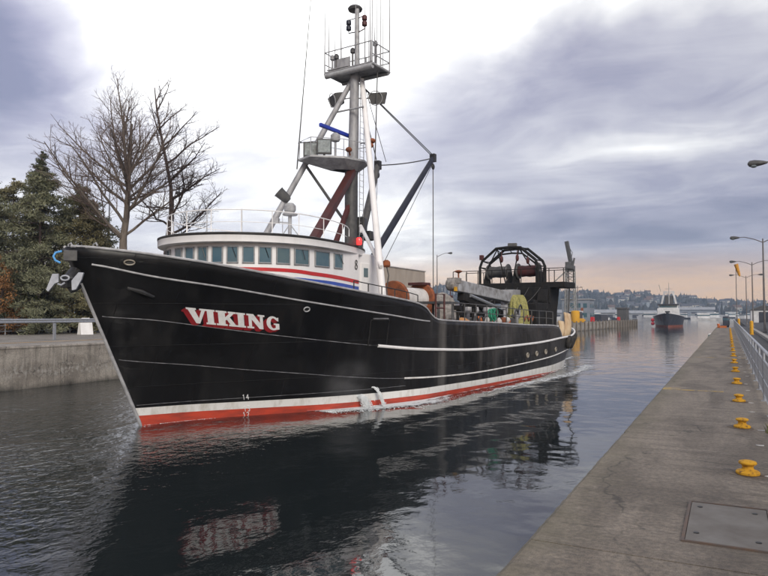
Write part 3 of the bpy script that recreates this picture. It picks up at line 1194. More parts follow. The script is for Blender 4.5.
# bow: anchor housed on the stem, bow plate, rope fairlead
mb = MB()
mb.tube([(.0, -2.62, 5.35), (.12, -2.9, 5.1), (.32, -2.8, 4.78)], [.22, .25, .2], 10)
mb.build('hawse_pipe', M['black_paint'], hull, True)
FLUKES = []
AT, AN = Vector((.85, .53, 0)), Vector((.53, -.85, 0))
AC = Vector((.25, -3.05, 5.08))
AM = Matrix((AT, Vector((0, 0, 1)), AN)).transposed()
for poly in ([(-.41, .18), (-.22, .19), (-.21, -.08), (-.33, -.13), (-.53, -.38), (-.60, -.32)], [(.42, .23), (.58, .22), (.52, 0), (.35, -.31), (.22, -.34), (.20, -.03)]):
    FLUKES.append(poly)
M['anchor'] = mat('galvanised_anchor', (0.50, 0.52, 0.56), (0.38, 0.40, 0.44), 5, 0.45, 0.3)
an = empty('anchor', (0, 0, 0))
an.parent = ship
for poly in FLUKES:
    mb = MB()
    mb.prism(poly, -.04, .04, mtx=AM, c=AC + AN * .12)
    mb.build('fluke', M['anchor'], an, bevel=.01)
mb = MB()
mb.beam((.20, -3.0, 5.0), (.1, -2.65, 5.45), .16, .16)
mb.box((.20, -3.04, 4.98), (.34, .24, .3))
mb.build('shank', M['black_paint'], an, bevel=.02)
mb = MB()
mb.tube([AC + AM @ Vector((.02 + .13 * math.cos(q), .05 + .075 * math.sin(q), .2)) for q in [2 * math.pi * k / 14 for k in range(14)]], .028, 6, closed=True)
mb.tube([AC + AM @ Vector((-.2, -.14, .2)), AC + AM @ Vector((-.08, -.17, .22)), AC + AM @ Vector((.02, -.10, .2))], .03, 6)
mb.build('shackle', M['anchor'], an, True)
mb = MB()
c, Mx = hull_frame(-2.55, 5.86)
mb.box((.24, -2.96, 5.86), (.42, .06, .34), rz=.75)
mb.build('bow_plate', M['dark_grey'], hull, bevel=.02)
mb = MB()
mb.tube([(-.02, -3.1, 6.0), (-.06, -3.28, 5.94), (-.07, -3.34, 5.82), (-.03, -3.3, 5.7), (.06, -3.18, 5.62)], .035, 8)
M['blue_rope'] = mat('blue_rope', (0.12, 0.38, 0.75), (0.08, 0.28, 0.6), 12, 0.8)
rp = mb.build('mooring_rope', M['blue_rope'], ship, True)
for p, s in ((-.2, -2.7), (.55, -2.3)):
    mb = MB()
    mb.tube([(p - .12, s, 6.12), (p - .1, s, 6.26), (p + .04, s, 6.30), (p + .12, s, 6.2)], .03, 6)
    mb.build('bow_chock', M['grey_paint'], hull, True)
c, Mx = hull_frame(-1.75, 4.75, .05)
mb = MB()
mb.tube([c + Mx @ Vector((-.45, .14, .0)), c, c + Mx @ Vector((.4, -.18, .0))], [.05, .09, .05], 8)
mb.build('anchor_bolster', M['black_paint'], hull, True)
# rubbing tyres and rudder post at the stern quarter
for k, (sg, z) in enumerate(((33.8, 1.95), (35.6, 1.9), (37.2, 2.05))):
    c, Mx = hull_frame(sg, z, .16)
    mb = MB()
    ring = [c + Mx @ Vector((.36 * math.cos(t), .36 * math.sin(t), 0)) for t in [2 * math.pi * j / 18 for j in range(18)]]
    mb.tube(ring, .16, 8, closed=True)
    ty = mb.build('tyre_fender', M['rubber'], None, True)
    ty.location = SHIP_O
    ty.rotation_euler = (0, 0, SHIP_RZ)
    tag(ty, ('foremost', 'middle', 'aftmost')[k] + ' of three worn tyre fenders on the stern quarter of the black trawler', 'fender', 'tyre fenders on the stern')
mb = MB()
mb.prism([(38.4, -.8), (39.6, -.8), (40.0, 1.15), (38.9, 1.15)], -.16, .16, mtx=Matrix(((0, 0, 1), (1, 0, 0), (0, 1, 0))), c=(1.6, 0, 0))
mb.build('rudder_post', M['black_paint'], ship, bevel=.03)

# ---- wheelhouse
WC, WFA, WB, WAA = 5.25, 3.35, 3.35, 9.0


def oval(th, fa, b, aa, c=WC):
    k = math.cos(th)
    return b * math.sin(th), c - (fa if k > 0 else aa) * k


def wall_oval(th):
    return oval(th, WFA, WB, WAA)


TH_A = math.acos(-(8.95 - WC) / WAA)
wh = MB()
pts = [wall_oval(-TH_A + 2 * TH_A * k / 72) for k in range(73)]
n = len(pts)
wh.add([(p, s, 4.0) for p, s in pts] + [(p, s, 6.8) for p, s in pts],
       [(k, k + 1, n + k + 1, n + k) for k in range(n - 1)] + [(n - 1, 0, n, 2 * n - 1)])
house = wh.build('wheelhouse', M['house_white'], ship, True, fix=True)
mb = MB()
mb.box((0, 10.1, 5.35), (5.5, 2.75, 2.85))
mb.build('aft_cabin', M['house_white'], ship, bevel=.04)
mb = MB()
mb.box((2.765, 9.9, 5.35), (.05, .75, 1.95))
mb.box((2.795, 9.9, 5.9), (.03, .34, .42), mi=1)
mb.build('cabin_door', [M['white_paint'], M['glass']], ship, bevel=.015)
# roof with visor: white soffit, black edge
rf = MB()
RFA, RB, RAA = 3.74, 3.64, 6.8
rp_ = [oval(2 * math.pi * k / 96 - math.pi, RFA, RB, RAA) for k in range(96)]
rp_ = [(p, min(s, 11.55)) for p, s in rp_]


def roof_z(s):
    return 6.94 + .002 * (8 - s)


def ring_(f, dz):
    return [(p * f, WC + (s - WC) * f, roof_z(s) + dz) for p, s in rp_]


prof = [(.90, -.295), (.985, -.29), (.998, -.265), (1.0, -.02), (1.003, .0), (1.003, .075), (.985, .095), (.5, .17), (.02, .19)]
vs = []
for f, dz in prof:
    vs += ring_(f, dz)
n = 96
fs, mi = [], []
for i in range(len(prof) - 1):
    for k in range(n):
        rf.f.append((i * n + k, i * n + (k + 1) % n, (i + 1) * n + (k + 1) % n, (i + 1) * n + k))
        rf.m.append(1 if 3 <= i <= 5 else 0)
rf.f.append(tuple(range(n)))
rf.m.append(0)
rf.v = vs
roof = rf.build('roof', [M['house_white'], M['black_paint']], ship, True)
# windows
def solve_theta(arc):
    return arc


WIN = [(-0.142, 0.42), (0.055, 0.42), (0.241, 0.4), (0.42, 0.4), (0.592, 0.4), (0.767, 0.42), (0.95, 0.47), (1.163, 0.54), (1.414, 0.72), (1.651, 0.95), (1.781, 0.63), (-0.42, 0.4), (-0.592, 0.4), (-0.767, 0.42), (-0.95, 0.47), (-1.163, 0.54), (-1.414, 0.72), (-1.651, 0.95), (-1.781, 0.63)]
M['frame_grey'] = mat('window_frame', (0.30, 0.31, 0.32), (0.22, 0.22, 0.23), 6, 0.5)
rnd_w = random.Random(2)
for th, wd in WIN:
    p, s = wall_oval(th)
    p2, s2 = wall_oval(th + .02)
    t = Vector((p2 - p, s2 - s, 0)).normalized()
    nrm = Vector((t.y, -t.x, 0))
    Mx = Matrix((t, Vector((0, 0, 1)), nrm)).transposed()
    c = Vector((p, s, 6.225))
    mb = MB()
    h, w = .60, wd
    Mg = Matrix.Rotation(rnd_w.uniform(-.03, .03), 3, 'Z') @ Mx @ Matrix.Rotation(rnd_w.uniform(-.02, .02), 3, 'X')
    mb.box(c + nrm * .012, (w, h, .03), mtx=Mg, mi=1)
    for x, y, a, q in ((-w / 2, 0, .045, h + .045), (w / 2, 0, .045, h + .045), (0, h / 2, w - .046, .045), (0, -h / 2, w - .046, .045)):
        mb.box(c + Mx @ Vector((x, y, .022)), (a, q, .06), mtx=Mx)
    mb.build('window', [M['frame_grey'], M['glass']], house, bevel=.008)


def wall_band(name, m, th0, th1, ztab, w0, w1, off=.012):
    mb = MB()
    n = 40
    vs = []
    for k in range(n + 1):
        th = th0 + (th1 - th0) * k / n
        p, s = oval(th, WFA + off, WB + off, WAA + off)
        z = lerpt(ztab, th)
        w = w0 + (w1 - w0) * k / n
        vs += [(p, s, z - w / 2), (p, s, z + w / 2)]
    mb.add(vs, [(2 * k, 2 * k + 2, 2 * k + 3, 2 * k + 1) for k in range(n)])
    mb.build(name, m, house)


wall_band('red_stripe', M['red_paint'], R(30), TH_A, [(R(30), 5.70), (R(70), 5.67), (R(95), 5.58), (R(114), 5.42)], .12, .16)
wall_band('red_stripe', M['red_paint'], -R(30), -TH_A, [(-R(114), 5.42), (-R(95), 5.58), (-R(70), 5.67), (-R(30), 5.70)], .12, .16)
wall_band('blue_stripe', M['blue_paint'], R(55), TH_A, [(R(55), 5.40), (R(95), 5.28), (R(114), 5.10)], .10, .22)
wall_band('blue_stripe', M['blue_paint'], -R(55), -TH_A, [(-R(114), 5.10), (-R(95), 5.28), (-R(55), 5.40)], .10, .22)
th8 = TH_A - R(2.0)
p, s = wall_oval(th8)
p2, s2 = wall_oval(th8 + .02)
t = Vector((p2 - p, s2 - s, 0)).normalized()
nrm = Vector((t.y, -t.x, 0))
for zc, rr in ((6.29, .085), (6.08, .10)):
    mb = MB()
    mb.tube([Vector((p, s, zc)) + nrm * .03 + t * rr * math.cos(a) + Vector((0, 0, rr * math.sin(a))) for a in [2 * math.pi * k / 18 for k in range(18)]], .02, 6, closed=True)
    mb.build('ring_mark', M['dark_grey'], house, True)
# roof railing
rail_th = [2 * math.pi * k / 36 - math.pi for k in range(37)]
for zz in (.46, .92):
    mb = MB()
    mb.tube([(*[q * .9 for q in (oval(th, RFA, RB, 6.2)[0],)], WC + (oval(th, RFA, RB, 6.2)[1] - WC) * .9, 7.0 + zz) for th in rail_th[4:33]], .022 if zz > .5 else .012, 6)
    mb.build('roof_rail', M['white_paint'], ship, True)
for th in rail_th[4:33:2]:
    p, s = oval(th, RFA, RB, 6.2)
    mb = MB()
    mb.tube([(p * .9, WC + (s - WC) * .9, 6.95), (p * .9, WC + (s - WC) * .9, 7.92)], .018, 6)
    mb.build('roof_stanchion', M['white_paint'], ship, True)

# gear on the wheelhouse roof
mb = MB()
mb.tube([(1, 6.68, 7.0), (1, 6.68, 8.3)], .08, 8)
mb.lathe([(.3, 0), (.34, .05), (.3, .1)], 14, (1, 6.68, 8.28))
mb.lathe([(.18, 0), (.26, .1), (.26, .3), (.15, .42)], 12, (1, 6.68, 8.4))
mb.tube([(1, 6.68, 7.9), (.4, 6.4, 6.98)], .025, 6)
mb.tube([(1, 6.68, 7.9), (1.5, 7.2, 6.98)], .025, 6)
post = mb.build('lamp_post', M['grey_paint'], ship, True)
mb = MB()
d = Vector((-.45, -.45, .55)).normalized()
Mx = d.to_track_quat('Z', 'Y').to_matrix()
mb.lathe([(.12, -.2), (.2, -.1), (.24, .35), (.26, .4)], 14, (.85, 6.55, 9.05), mtx=Mx)
mb.build('searchlight', [M['dark_grey']], post, True)
mb = MB()
mb.box((.55, 6.3, 8.05), (.24, .3, .2), rz=.5)
mb.tube([(.55, 6.3, 8.0), (1.0, 6.68, 7.95)], .03, 6)
mb.build('loudhailer', M['grey_paint'], post)
for p, s, h, r in ((-1.9, 4.6, 2.1, .03), (-.2, 5.0, 1.5, .025), (1.9, 5.2, 1.2, .02)):
    mb = MB()
    mb.tube([(p, s, 7.0), (p, s, 7.0 + h * .55), (p, s, 7.0 + h)], [r, r * .7, r * .4], 6)
    mb.build('whip_aerial', M['grey_paint'], ship, True)
mb = MB()      # port sidelight in its screen
mb.box((3.25, 8.35, 7.17), (.08, 1.0, .34))
mb.box((3.1, 8.8, 7.17), (.3, .06, .34))
scr = mb.build('sidelight_screen', M['dark_grey'], ship)
mb = MB()
mb.lathe([(.10, 0), (.12, .04), (.12, .26), (.08, .32)], 12, (3.36, 8.55, 7.03))
mb.build('sidelight', M['red_light'], scr, True)
mb = MB()
mb.lathe([(.14, 0), (.2, .08), (.18, .26), (.08, .34)], 12, (3.2, 11.0, 6.2))
mb.build('deck_lamp', M['rust'], ship, True)
mb = MB()
mb.tube([(3.2, 11.0, 6.3), (3.3, 11.05, 5.8), (3.15, 11.1, 5.2), (3.3, 11.0, 4.5)], .03, 6)
mb.build('lamp_cable', M['wire'], ship, True)

# ---- mast, legs and platforms
MS = 12.8
mb = MB()
mb.tube([(0, MS - .2, 4.2), (0, MS - .2, 11.4)], .34, 12)
mb.build('lower_mast', M['dark_grey'], ship, True)
mb = MB()
mb.tube([(0, MS - .05, 11.3), (0, MS + .1, 16.8)], [.28, .24], 12)
mast = mb.build('upper_mast', M['mast_grey'], ship, True)
mb = MB()      # ladder up the mast
for x in (-.17, .17):
    mb.tube([(.42, MS + x + .1, 7), (.42, MS + x + .2, 16.4)], .02, 5)
for k in range(30):
    z = 7.2 + k * .31
    mb.tube([(.42, MS - .07 + .01 * k * .31, z), (.42, MS + .27 + .01 * k * .31, z)], .012, 5)
mb.build('mast_ladder', M['grey_paint'], ship)
for name, top, foot, m in (('port_leg', (.25, 13.2, 16.35), (4.2, 9.2, 4.55), 'white_paint'), ('starboard_leg', (-.25, 13.0, 16.35), (-4.1, 8.0, 4.6), 'mast_grey')):
    mb = MB()
    mb.tube([foot, top], [.17, .14], 12)
    mb.build('mast_leg', M[m], ship, True)
mb = MB()
mb.beam((1.55, 7.35, 6.95), (.1, MS - .15, 11.5), .38, .32)
mb.build('mast_brace', M['maroon'], ship, bevel=.03)
mb = MB()
mb.beam((.1, 10.85, 7.0), (.0, MS - .3, 9.8), .22, .2)
mb.build('mast_brace', M['maroon'], ship, bevel=.02)
mb = MB()
mb.tube([(-1.75, 10.95, 11.7), (0, MS - .2, 8.3)], .075, 8)
mb.build('diagonal_stay', M['dark_grey'], ship, True)
mb = MB()
mb.tube([(-.9, MS - .4, 14.6), (.9, MS - .4, 14.6)], .05, 8)
mb.build('crosstree', M['grey_paint'], ship, True)
mb = MB()
mb.tube([(-1.6, 10.9, 11.95), (.2, 13.3, 12.0)], .03, 6)
mb.build('crosstree', M['grey_paint'], ship, True)
# mid platform
mb = MB()
poly = [(-1.85, 10.55), (-.7, 10.1), (.5, 11.3), (.9, 12.5), (.6, 13.3), (-.8, 13.3)]
mb.prism(poly, 11.78, 11.88)
mid = mb.build('light_platform', M['grey_paint'], ship)
mb = MB()
ctr = Vector((0, MS - .1, 10.85))
lowp = [(p * .4, s * .4 + (MS - .1) * .6) for p, s in poly]
n = len(poly)
mb.add([(p, s, 11.775) for p, s in poly] + [(p, s, 11.38) for p, s in lowp], [(k, (k + 1) % n, n + (k + 1) % n, n + k) for k in range(n)])
mb.build('bracket', M['mast_grey'], mid)
mb = MB()
for k in range(n):
    p, s = poly[k]
    mb.tube([(p * .95, s, 11.88), (p * .95, s, 12.75)], .02, 6)
mb.tube([(p * .95, s, 12.75) for p, s in poly], .02, 6, closed=True)
mb.build('platform_rail', M['grey_paint'], mid, True)
fd = Vector((.62, -.78, -.12)).normalized()
for p, s in ((-1.2, 10.75), (-.25, 10.65)):
    Mx = fd.to_track_quat('Z', 'Y').to_matrix()
    mb = MB()
    c = Vector((p, s, 12.32))
    mb.box(c, (.74, .74, .34), mtx=Mx)
    mb.box(c + fd * .18, (.60, .60, .03), mtx=Mx, mi=1)
    mb.tube([(p, s, 11.88), (p, s, 12.0)], .06, 6)
    mb.build('floodlight', [M['dark_grey'], M['lamp_glass']], mid, bevel=.02)
RB_ = ((-0.41, 10.5), (-0.36, 12.98))
mb = MB()
_rc = ((RB_[0][0] + RB_[1][0]) / 2, (RB_[0][1] + RB_[1][1]) / 2)
mb.tube([(*_rc, 11.88), (*_rc, 12.9)], .06, 8)
mb.lathe([(.2, 0), (.25, .08), (.25, .3), (.12, .42)], 14, (*_rc, 12.85))
mb.build('radar_pedestal', M['grey_paint'], mid, True)
mb = MB()
mb.beam((RB_[0][0], RB_[0][1], 13.42), (RB_[1][0], RB_[1][1], 13.38), .16, .2)
M['radar_blue'] = mat('radar_blue', (0.02, 0.05, 0.42), (0.02, 0.04, 0.30), 5, 0.35)
mb.build('radar_scanner', M['radar_blue'], mid, bevel=.04)
for p, s, z in ((.35, 11.9, 12.35), (1.2, 12.6, 12.6), (1.25, 12.7, 12.85)):
    mb = MB()
    mb.sphere((p, s, z), .17, 10, 8, (1, 1, .8))
    mb.tube([(p, s, z), (p * .6, s + .3, z - .2)], .04, 6)
    mb.build('working_lamp', M['rust'], mid, True)
# spreader floodlights
for sx, c in ((-1, Vector((-1.05, 12.7, 15.35))), (1, Vector((1.05, 13.5, 15.3)))):
    mb = MB()
    Mx = Matrix.Rotation(sx * .5, 3, 'Z') @ Matrix.Rotation(.25, 3, 'X')
    mb.prism([(-.5, .26), (.5, .30), (.36, -.28), (-.34, -.28)], -.26, .26, mtx=Mx @ Matrix.Rotation(R(90), 3, 'X'), c=c)
    fl = mb.build('spreader_light', M['dark_grey'], ship, bevel=.03)
    mb = MB()
    mb.tube([c + Mx @ Vector((.36 * math.cos(a) - sx * .1, -.30, .36 * math.sin(a))) for a in [2 * math.pi * k / 16 for k in range(16)]], .022, 6, closed=True)
    mb.tube([c, (0, MS, c.z)], .035, 6)
    mb.build('bracket', M['grey_paint'], fl, True)
# top platform with rails and aerials
NS0, NS1, NP = 12.25, 13.95, 1.5
mb = MB()
mb.box((0, 13.1, 16.78), (2 * NP, NS1 - NS0, .07))
nest = mb.build('mast_platform', M['mast_grey'], ship)
mb = MB()
mb.tube([(-NP, NS0 + .1, 16.62), (NP, NS0 + .1, 16.62)], .15, 10)
mb.tube([(-NP, NS1 - .1, 16.65), (NP, NS1 - .1, 16.65)], .1, 10)
for sx in (-1, 1):
    mb.tube([(sx * NP, NS0, 16.72), (sx * NP, NS1, 16.72)], .07, 8)
mb.build('platform_bearer', M['grey_paint'], nest, True)
cor = [(-NP, NS0), (NP, NS0), (NP, NS1), (-NP, NS1)]
for z in (17.22, 17.85):
    mb = MB()
    for k in range(4):
        if z < 17.5 and k == 0:
            continue
        mb.tube([(*cor[k], z), (*cor[(k + 1) % 4], z)], .03, 6)
    mb.build('platform_rail', M['grey_paint'], nest, True)
for p, s in cor + [(0, NS1), (NP, 13.1), (-NP, 13.1)]:
    mb = MB()
    mb.tube([(p, s, 16.8), (p, s, 17.87)], .035, 6)
    mb.build('platform_post', M['grey_paint'], nest, True)
mb = MB()
mb.prism([(-1.35, NS0 - .03), (.05, NS0 - .03), (.15, NS0 + .75), (-.4, NS0 + .75)], 16.84, 16.90)
mb.box((-.35, NS0 + .05, 17.1), (.95, .05, .5), rz=0.0)
mb.build('step_plate', M['mast_grey'], nest)
for p, s in ((0, 13.1), (-.22, 13.35)):
    mb = MB()
    mb.tube([(p, s, 16.8), (p, s, 20.3 - abs(p) * 3)], [.16 if p == 0 else .06, .12 if p == 0 else .05], 10)
    mb.build('top_mast', M['grey_paint'], nest, True)
mb = MB()
mb.lathe([(.1, 0), (.36, .06), (.40, .16), (.32, .26), (.1, .3)], 18, (-.2, 13.2, 20.12))
mb.build('radome', M['dark_grey'], nest, True)
for p, s, z, m in ((-.55, 13.1, 19.45, 'boom_blue'), (.55, 13.0, 19.4, 'maroon')):
    mb = MB()
    for k in (0, .3):
        mb.lathe([(.11, 0), (.14, .03), (.14, .20), (.11, .25)], 12, (p, s, z - .3 + k))
    mb.tube([(p, s, z - .32), (p, s, z - .45), (0, 13.1, z - .5)], .03, 6)
    mb.tube([(p, s, z + .26), (0, 13.1, z + .26)], .025, 6)
    mb.build('signal_lamp', M[m], nest, True)
for p, s, z in ((-1.25, 12.6, 17.5), (-.75, 12.3, 17.35), (.15, 12.5, 17.55), (.9, 13.5, 18.1)):
    mb = MB()
    mb.tube([(p, s, 16.82), (p, s, z)], .05, 6)
    mb.lathe([(.07, 0), (.13, .04), (.13, .22), (.06, .3)], 10, (p, s, z))
    mb.build('aerial_base', M['grey_paint'] if p < -1 else M['dark_grey'], nest, True)
whips = [(-1.5, 12.25, 20.3, .03), (-1.3, 12.35, 20.6, .025), (-1.0, 12.5, 20.5, .022), (.7, 13.3, 21.6, .03), (.95, 13.9, 21.5, .028), (1.2, 13.0, 19.5, .03),
         (1.5, 13.95, 22.0, .035), (1.5, 12.3, 22.0, .03), (1.45, 12.8, 21.2, .02), (-.05, 13.9, 21.8, .03), (-.6, 13.9, 20.9, .022), (.4, 12.4, 21.4, .022), (1.1, 13.9, 20.8, .02), (-1.45, 13.6, 21.2, .025), (1.3, 12.3, 20.2, .018), (-.4, 12.3, 19.8, .02)]
for p, s, z, r in whips:
    mb = MB()
    mb.tube([(p, s, 16.8), (p, s, 18.2), (p + .02, s, z)], [r * 1.3, r, r * .45], 6)
    mb.build('whip_aerial', M['mast_grey'], nest, True)
mb = MB()
mb.tube([(-2.0, 10.63, 11.4), (-2.0, 11.1, 15.5), (-2.0, 11.78, 21.5)], [.035, .03, .015], 6)
mb.tube([(-2.0, 10.7, 12.75), (-1.35, 11.3, 12.9)], .02, 5)
mb.build('long_aerial', M['wire'], ship, True)
mb = MB()
mb.tube([(1.3, 13.1, 16.6), (1.15, 13.1, 11.9)], .03, 6)
mb.tube([(1.2, 13.1, 13.0), (.3, 13.0, 12.9)], .025, 5)
mb.build('cable_pipe', M['dark_grey'], ship, True)

# ---- booms and wires
B1F, B1T = Vector((0, 13.75, 6.2)), Vector((0, 21.4, 13.85))
B2F, B2T = Vector((-.1, 12.95, 6.3)), Vector((-1.0, 16.6, 12.6))
for f, t_, r, m in ((B1F, B1T, .19, 'boom_blue'), (B2F, B2T, .2, 'dark_grey')):
    mb = MB()
    mb.tube([f, f.lerp(t_, .5), t_], [r, r * 1.05, r * .8], 10)
    bo = mb.build('cargo_boom', M[m], ship, True)
    mb = MB()
    mb.box(t_, (.34, .3, .5))
    mb.sphere(t_ - Vector((0, 0, .55)), .17, 10, 8, (.5, 1, 1.2))
    mb.build('head_block', M['black_paint'], bo, bevel=.03)


def wire(a, c, r=.018, sag=0.0, name='wire', parent=None):
    a, c = Vector(a), Vector(c)
    mb = MB()
    mb.tube([a.lerp(c, k / 8) - Vector((0, 0, sag * 4 * (k / 8) * (1 - k / 8))) for k in range(9)], r, 5)
    return mb.build(name, M['wire'], parent or ship, True)


wire((0.1, 13.6, 16.1), B1T + Vector((.08, 0, .1)), .028)
wire((-.1, 13.4, 16.3), B1T + Vector((-.1, 0, .15)), .028)
wire(B2T, B1T, .035, .1)
wire(B1T - Vector((0, 0, .6)), (0.02, 21.35, 5.2), .03)
wire(B1T - Vector((0, 0, .3)), (0, 14.6, 5.6), .018, .05)
wire((0.2, 13.4, 15.0), B2T, .025)
wire(B2T, (-1.0, 16.2, 6), .014)
wire((0.3, 13.3, 16.2), (.6, 15.0, 12.3), .018)
mb = MB()
mb.box((.1, 13.2, 8.6), (.7, .8, .9), rz=.4)
mb.box((.45, 13.5, 8.1), (.5, .5, .5), rz=.2)
mb.build('winch_head', M['black_paint'], ship, bevel=.06)
mb = MB()
mb.tube([(1.6, 11.2, 8.0), (1.3, 11.6, 8.35), (.8, 12.3, 8.3)], .06, 8)
mb.tube([(1.3, 11.6, 8.35), (3.9, 9.5, 6.1)], .09, 8)
mb.build('strut', M['white_paint'], ship, True)

# ---- working deck abaft the wheelhouse
def rail_run(pts, h, zs, m, r=.025, name='deck_rail'):
    """A run of railing: stanchions at each point and rails at the given heights."""
    mb = MB()
    for p, s, z in pts:
        mb.tube([(p, s, z - .04), (p, s, z + h)], r, 6)
    for q in zs:
        mb.tube([(p, s, z + q) for p, s, z in pts], r * .9, 6)
    return mb.build(name, M[m], ship, True)


def side_pts(s0, s1, n, inset=.12, sign=1):
    out = []
    for k in range(n + 1):
        sg = s0 + (s1 - s0) * k / n
        z = ztop(sg)
        p, s, _ = hullpt(sg, z)
        out.append((sign * (p - inset), s, z))
    return out


rail_run(side_pts(6.4, 10.6, 5), .42, (.42,), 'black_paint')
rail_run(side_pts(6.4, 10.6, 5, sign=-1), .42, (.42,), 'black_paint')
rail_run(side_pts(13.6, 29.0, 11), .95, (.5, .95), 'dark_grey', .03)
rail_run(side_pts(13.6, 29.0, 11, sign=-1), .95, (.5, .95), 'dark_grey', .03)


def net_drum(name, c, r, w, core, flange_m, core_m, axis='X', flange_t=.14):
    rot = Matrix.Rotation(R(90), 3, 'Y') if axis == 'X' else Matrix.Rotation(R(90), 3, 'X')
    mb = MB()
    rnd = random.Random(int(c[1] * 7))
    prof = [(core * (1 + rnd.uniform(-.05, .05)), -w / 2 + w * k / 14) for k in range(15)]
    mb.lathe(prof, 24, c, mtx=rot)
    d = mb.build(name, M[core_m], ship, True)
    for sx in (-1, 1):
        mb = MB()
        mb.lathe([(r * .96, sx * (w / 2 + flange_t / 2) - flange_t / 2), (r, sx * (w / 2 + flange_t / 2) - flange_t / 4),
                  (r, sx * (w / 2 + flange_t / 2) + flange_t / 4), (r * .96, sx * (w / 2 + flange_t / 2) + flange_t / 2)], 28, c, mtx=rot)
        mb.build('flange', M[flange_m], d, True)
    return d


M['canvas'] = mat('pale_canvas', (0.62, 0.60, 0.58), (0.48, 0.46, 0.44), 3, 0.8)
dr = net_drum('trawl_winch', (1.0, 16.6, 4.85), .95, 2.6, .62, 'rust', 'canvas', 'Y', .3)
mb = MB()
for s in (15.0, 18.2):
    mb.box((1.0, s, 3.4), (1.5, .22, 2.1))
mb.box((1.0, 16.6, 2.6), (2.0, 3.8, .5))
mb.build('winch_stand', M['rust'], dr, bevel=.03)
mb = MB()
mb.box((1.0, 17.9, 5.72), (1.0, .9, .16))
mb.build('winch_guard', M['maroon'], dr, bevel=.03)


def heap(name, c, size, m, seed, label, cat, n=40, rough=.22, smooth=True, col=0):
    """Lumpy heap of netting."""
    rnd = random.Random(seed)
    ph = [(rnd.uniform(0, 6.3), rnd.randint(2, 9) if not col else rnd.randint(4, 15), rnd.uniform(1, 7) if not col else rnd.uniform(.1, 1.6)) for _ in range(9)]
    vs, fs = [], []
    nr = 16
    for i in range(nr + 1):
        f = i / nr
        for j in range(n):
            a = 2 * math.pi * j / n
            rr = (math.sin(math.pi * (.5 + f * .5)) ** .55 if not col else (1 - f ** col) ** .5 * (1.06 - .18 * f)) if f < 1 else 0
            d = 1 + rough * sum(math.sin(q[0] + q[1] * a + q[2] * f * 5) for q in ph) / 4
            vs.append((c[0] + size[0] * rr * d * math.cos(a), c[1] + size[1] * rr * d * math.sin(a), c[2] + size[2] * f * (1 + .12 * min(1, rr) * math.sin(3 * a + ph[0][0]))))
    for i in range(nr):
        for j in range(n):
            j2 = (j + 1) % n
            fs.append((i * n + j, i * n + j2, (i + 1) * n + j2, (i + 1) * n + j))
    fs.append(tuple(reversed(range(n))))
    mb = MB()
    mb.add(vs, fs)
    o = mb.build(name, M[m], None, smooth)
    o.location = SHIP_O
    o.rotation_euler = (0, 0, SHIP_RZ)
    tag(o, label, cat)
    return o


heap('net_pile', (1.6, 19.6, 2.3), (1.1, 1.3, 3.0), 'net_grey', 4, 'grey heap of netting beside the rusty orange winch on the trawler', 'net')
heap('net_pile', (2.7, 19.9, 2.3), (1.0, 1.5, 1.5), 'net_orange', 5, 'orange heap of netting on the trawler deck behind the railing', 'net')
heap('net_pile', (2.6, 28.9, 2.1), (.72, .82, 3.25), 'net_yellow', 8, 'tall yellow-green net pile on the trawler deck below the crane boom', 'net', rough=.15, col=6, n=64)
heap('net_pile', (3.3, 23.2, 2.2), (1.0, 2.2, 1.35), 'canvas', 11, 'white tarpaulin heap on the trawler deck near the green rope', 'tarpaulin')
mb = MB()     # coil of green rope hung on the rail
rnd = random.Random(3)
for k in range(5):
    c = Vector((4.55 + rnd.uniform(-.12, .12), 20.3 + rnd.uniform(-.25, .25), 3.85 + rnd.uniform(-.2, .2)))
    rr = rnd.uniform(.18, .34)
    tl = rnd.uniform(-.5, .5)
    mb.tube([c + Vector((tl * rr * math.sin(a), rr * math.cos(a), rr * 1.2 * math.sin(a))) for a in [2 * math.pi * j / 16 for j in range(16)]], .045, 6, closed=True)
o = mb.build('rope_coil', M['green_rope'], None, True)
o.location = SHIP_O
o.rotation_euler = (0, 0, SHIP_RZ)
tag(o, 'bright green rope coiled over the deck railing of the trawler', 'rope')
# tables / posts / machinery on deck
mb = MB()
for p, s in ((3.6, 15.4), (3.6, 17.0), (2.4, 15.4), (2.4, 17.0)):
    mb.tube([(p, s, 2.3), (p, s, 4.55)], .07, 6)
mb.box((3.0, 16.2, 4.6), (1.6, 2.1, .12))
mb.build('sorting_table', M['dark_grey'], ship)
mb = MB()
mb.tube([(4.2, 14.0, 3.6), (4.2, 14.0, 5.0), (4.2, 14.9, 5.0), (4.2, 14.9, 3.6)], .05, 6)
mb.tube([(4.2, 14.0, 4.3), (4.2, 14.9, 4.3)], .04, 6)
mb.build('ladder_hoop', M['maroon'], ship, True)
mb = MB()
mb.box((2.4, 31.4, 3.55), (2.2, 2.4, 2.5))
mb.build('winch_housing', M['gantry_black'], ship, bevel=.08)
mb = MB()
for s in (21.6, 22.6, 24.3, 25.2):
    mb.tube([(2.2, s, 2.2), (2.25, s + .1, 4.2)], .1, 8)
    mb.lathe([(.2, 0), (.26, .1), (.2, .34)], 10, (2.25, s + .1, 4.1))
mb.box((2.2, 23.4, 3.1), (.7, 4.6, .5))
mb.build('hydraulic_station', M['mast_grey'], ship)
mb = MB()
mb.box((1.2, 26, 3.0), (3.4, 8.0, 1.5))
mb.build('hatch_coaming', M['dark_grey'], ship, bevel=.05)

M['boom_grey'] = mat('worn_grey_paint', (0.34, 0.35, 0.37), (0.16, 0.15, 0.145), 2.2, 0.6, lo=.4, hi=.7)
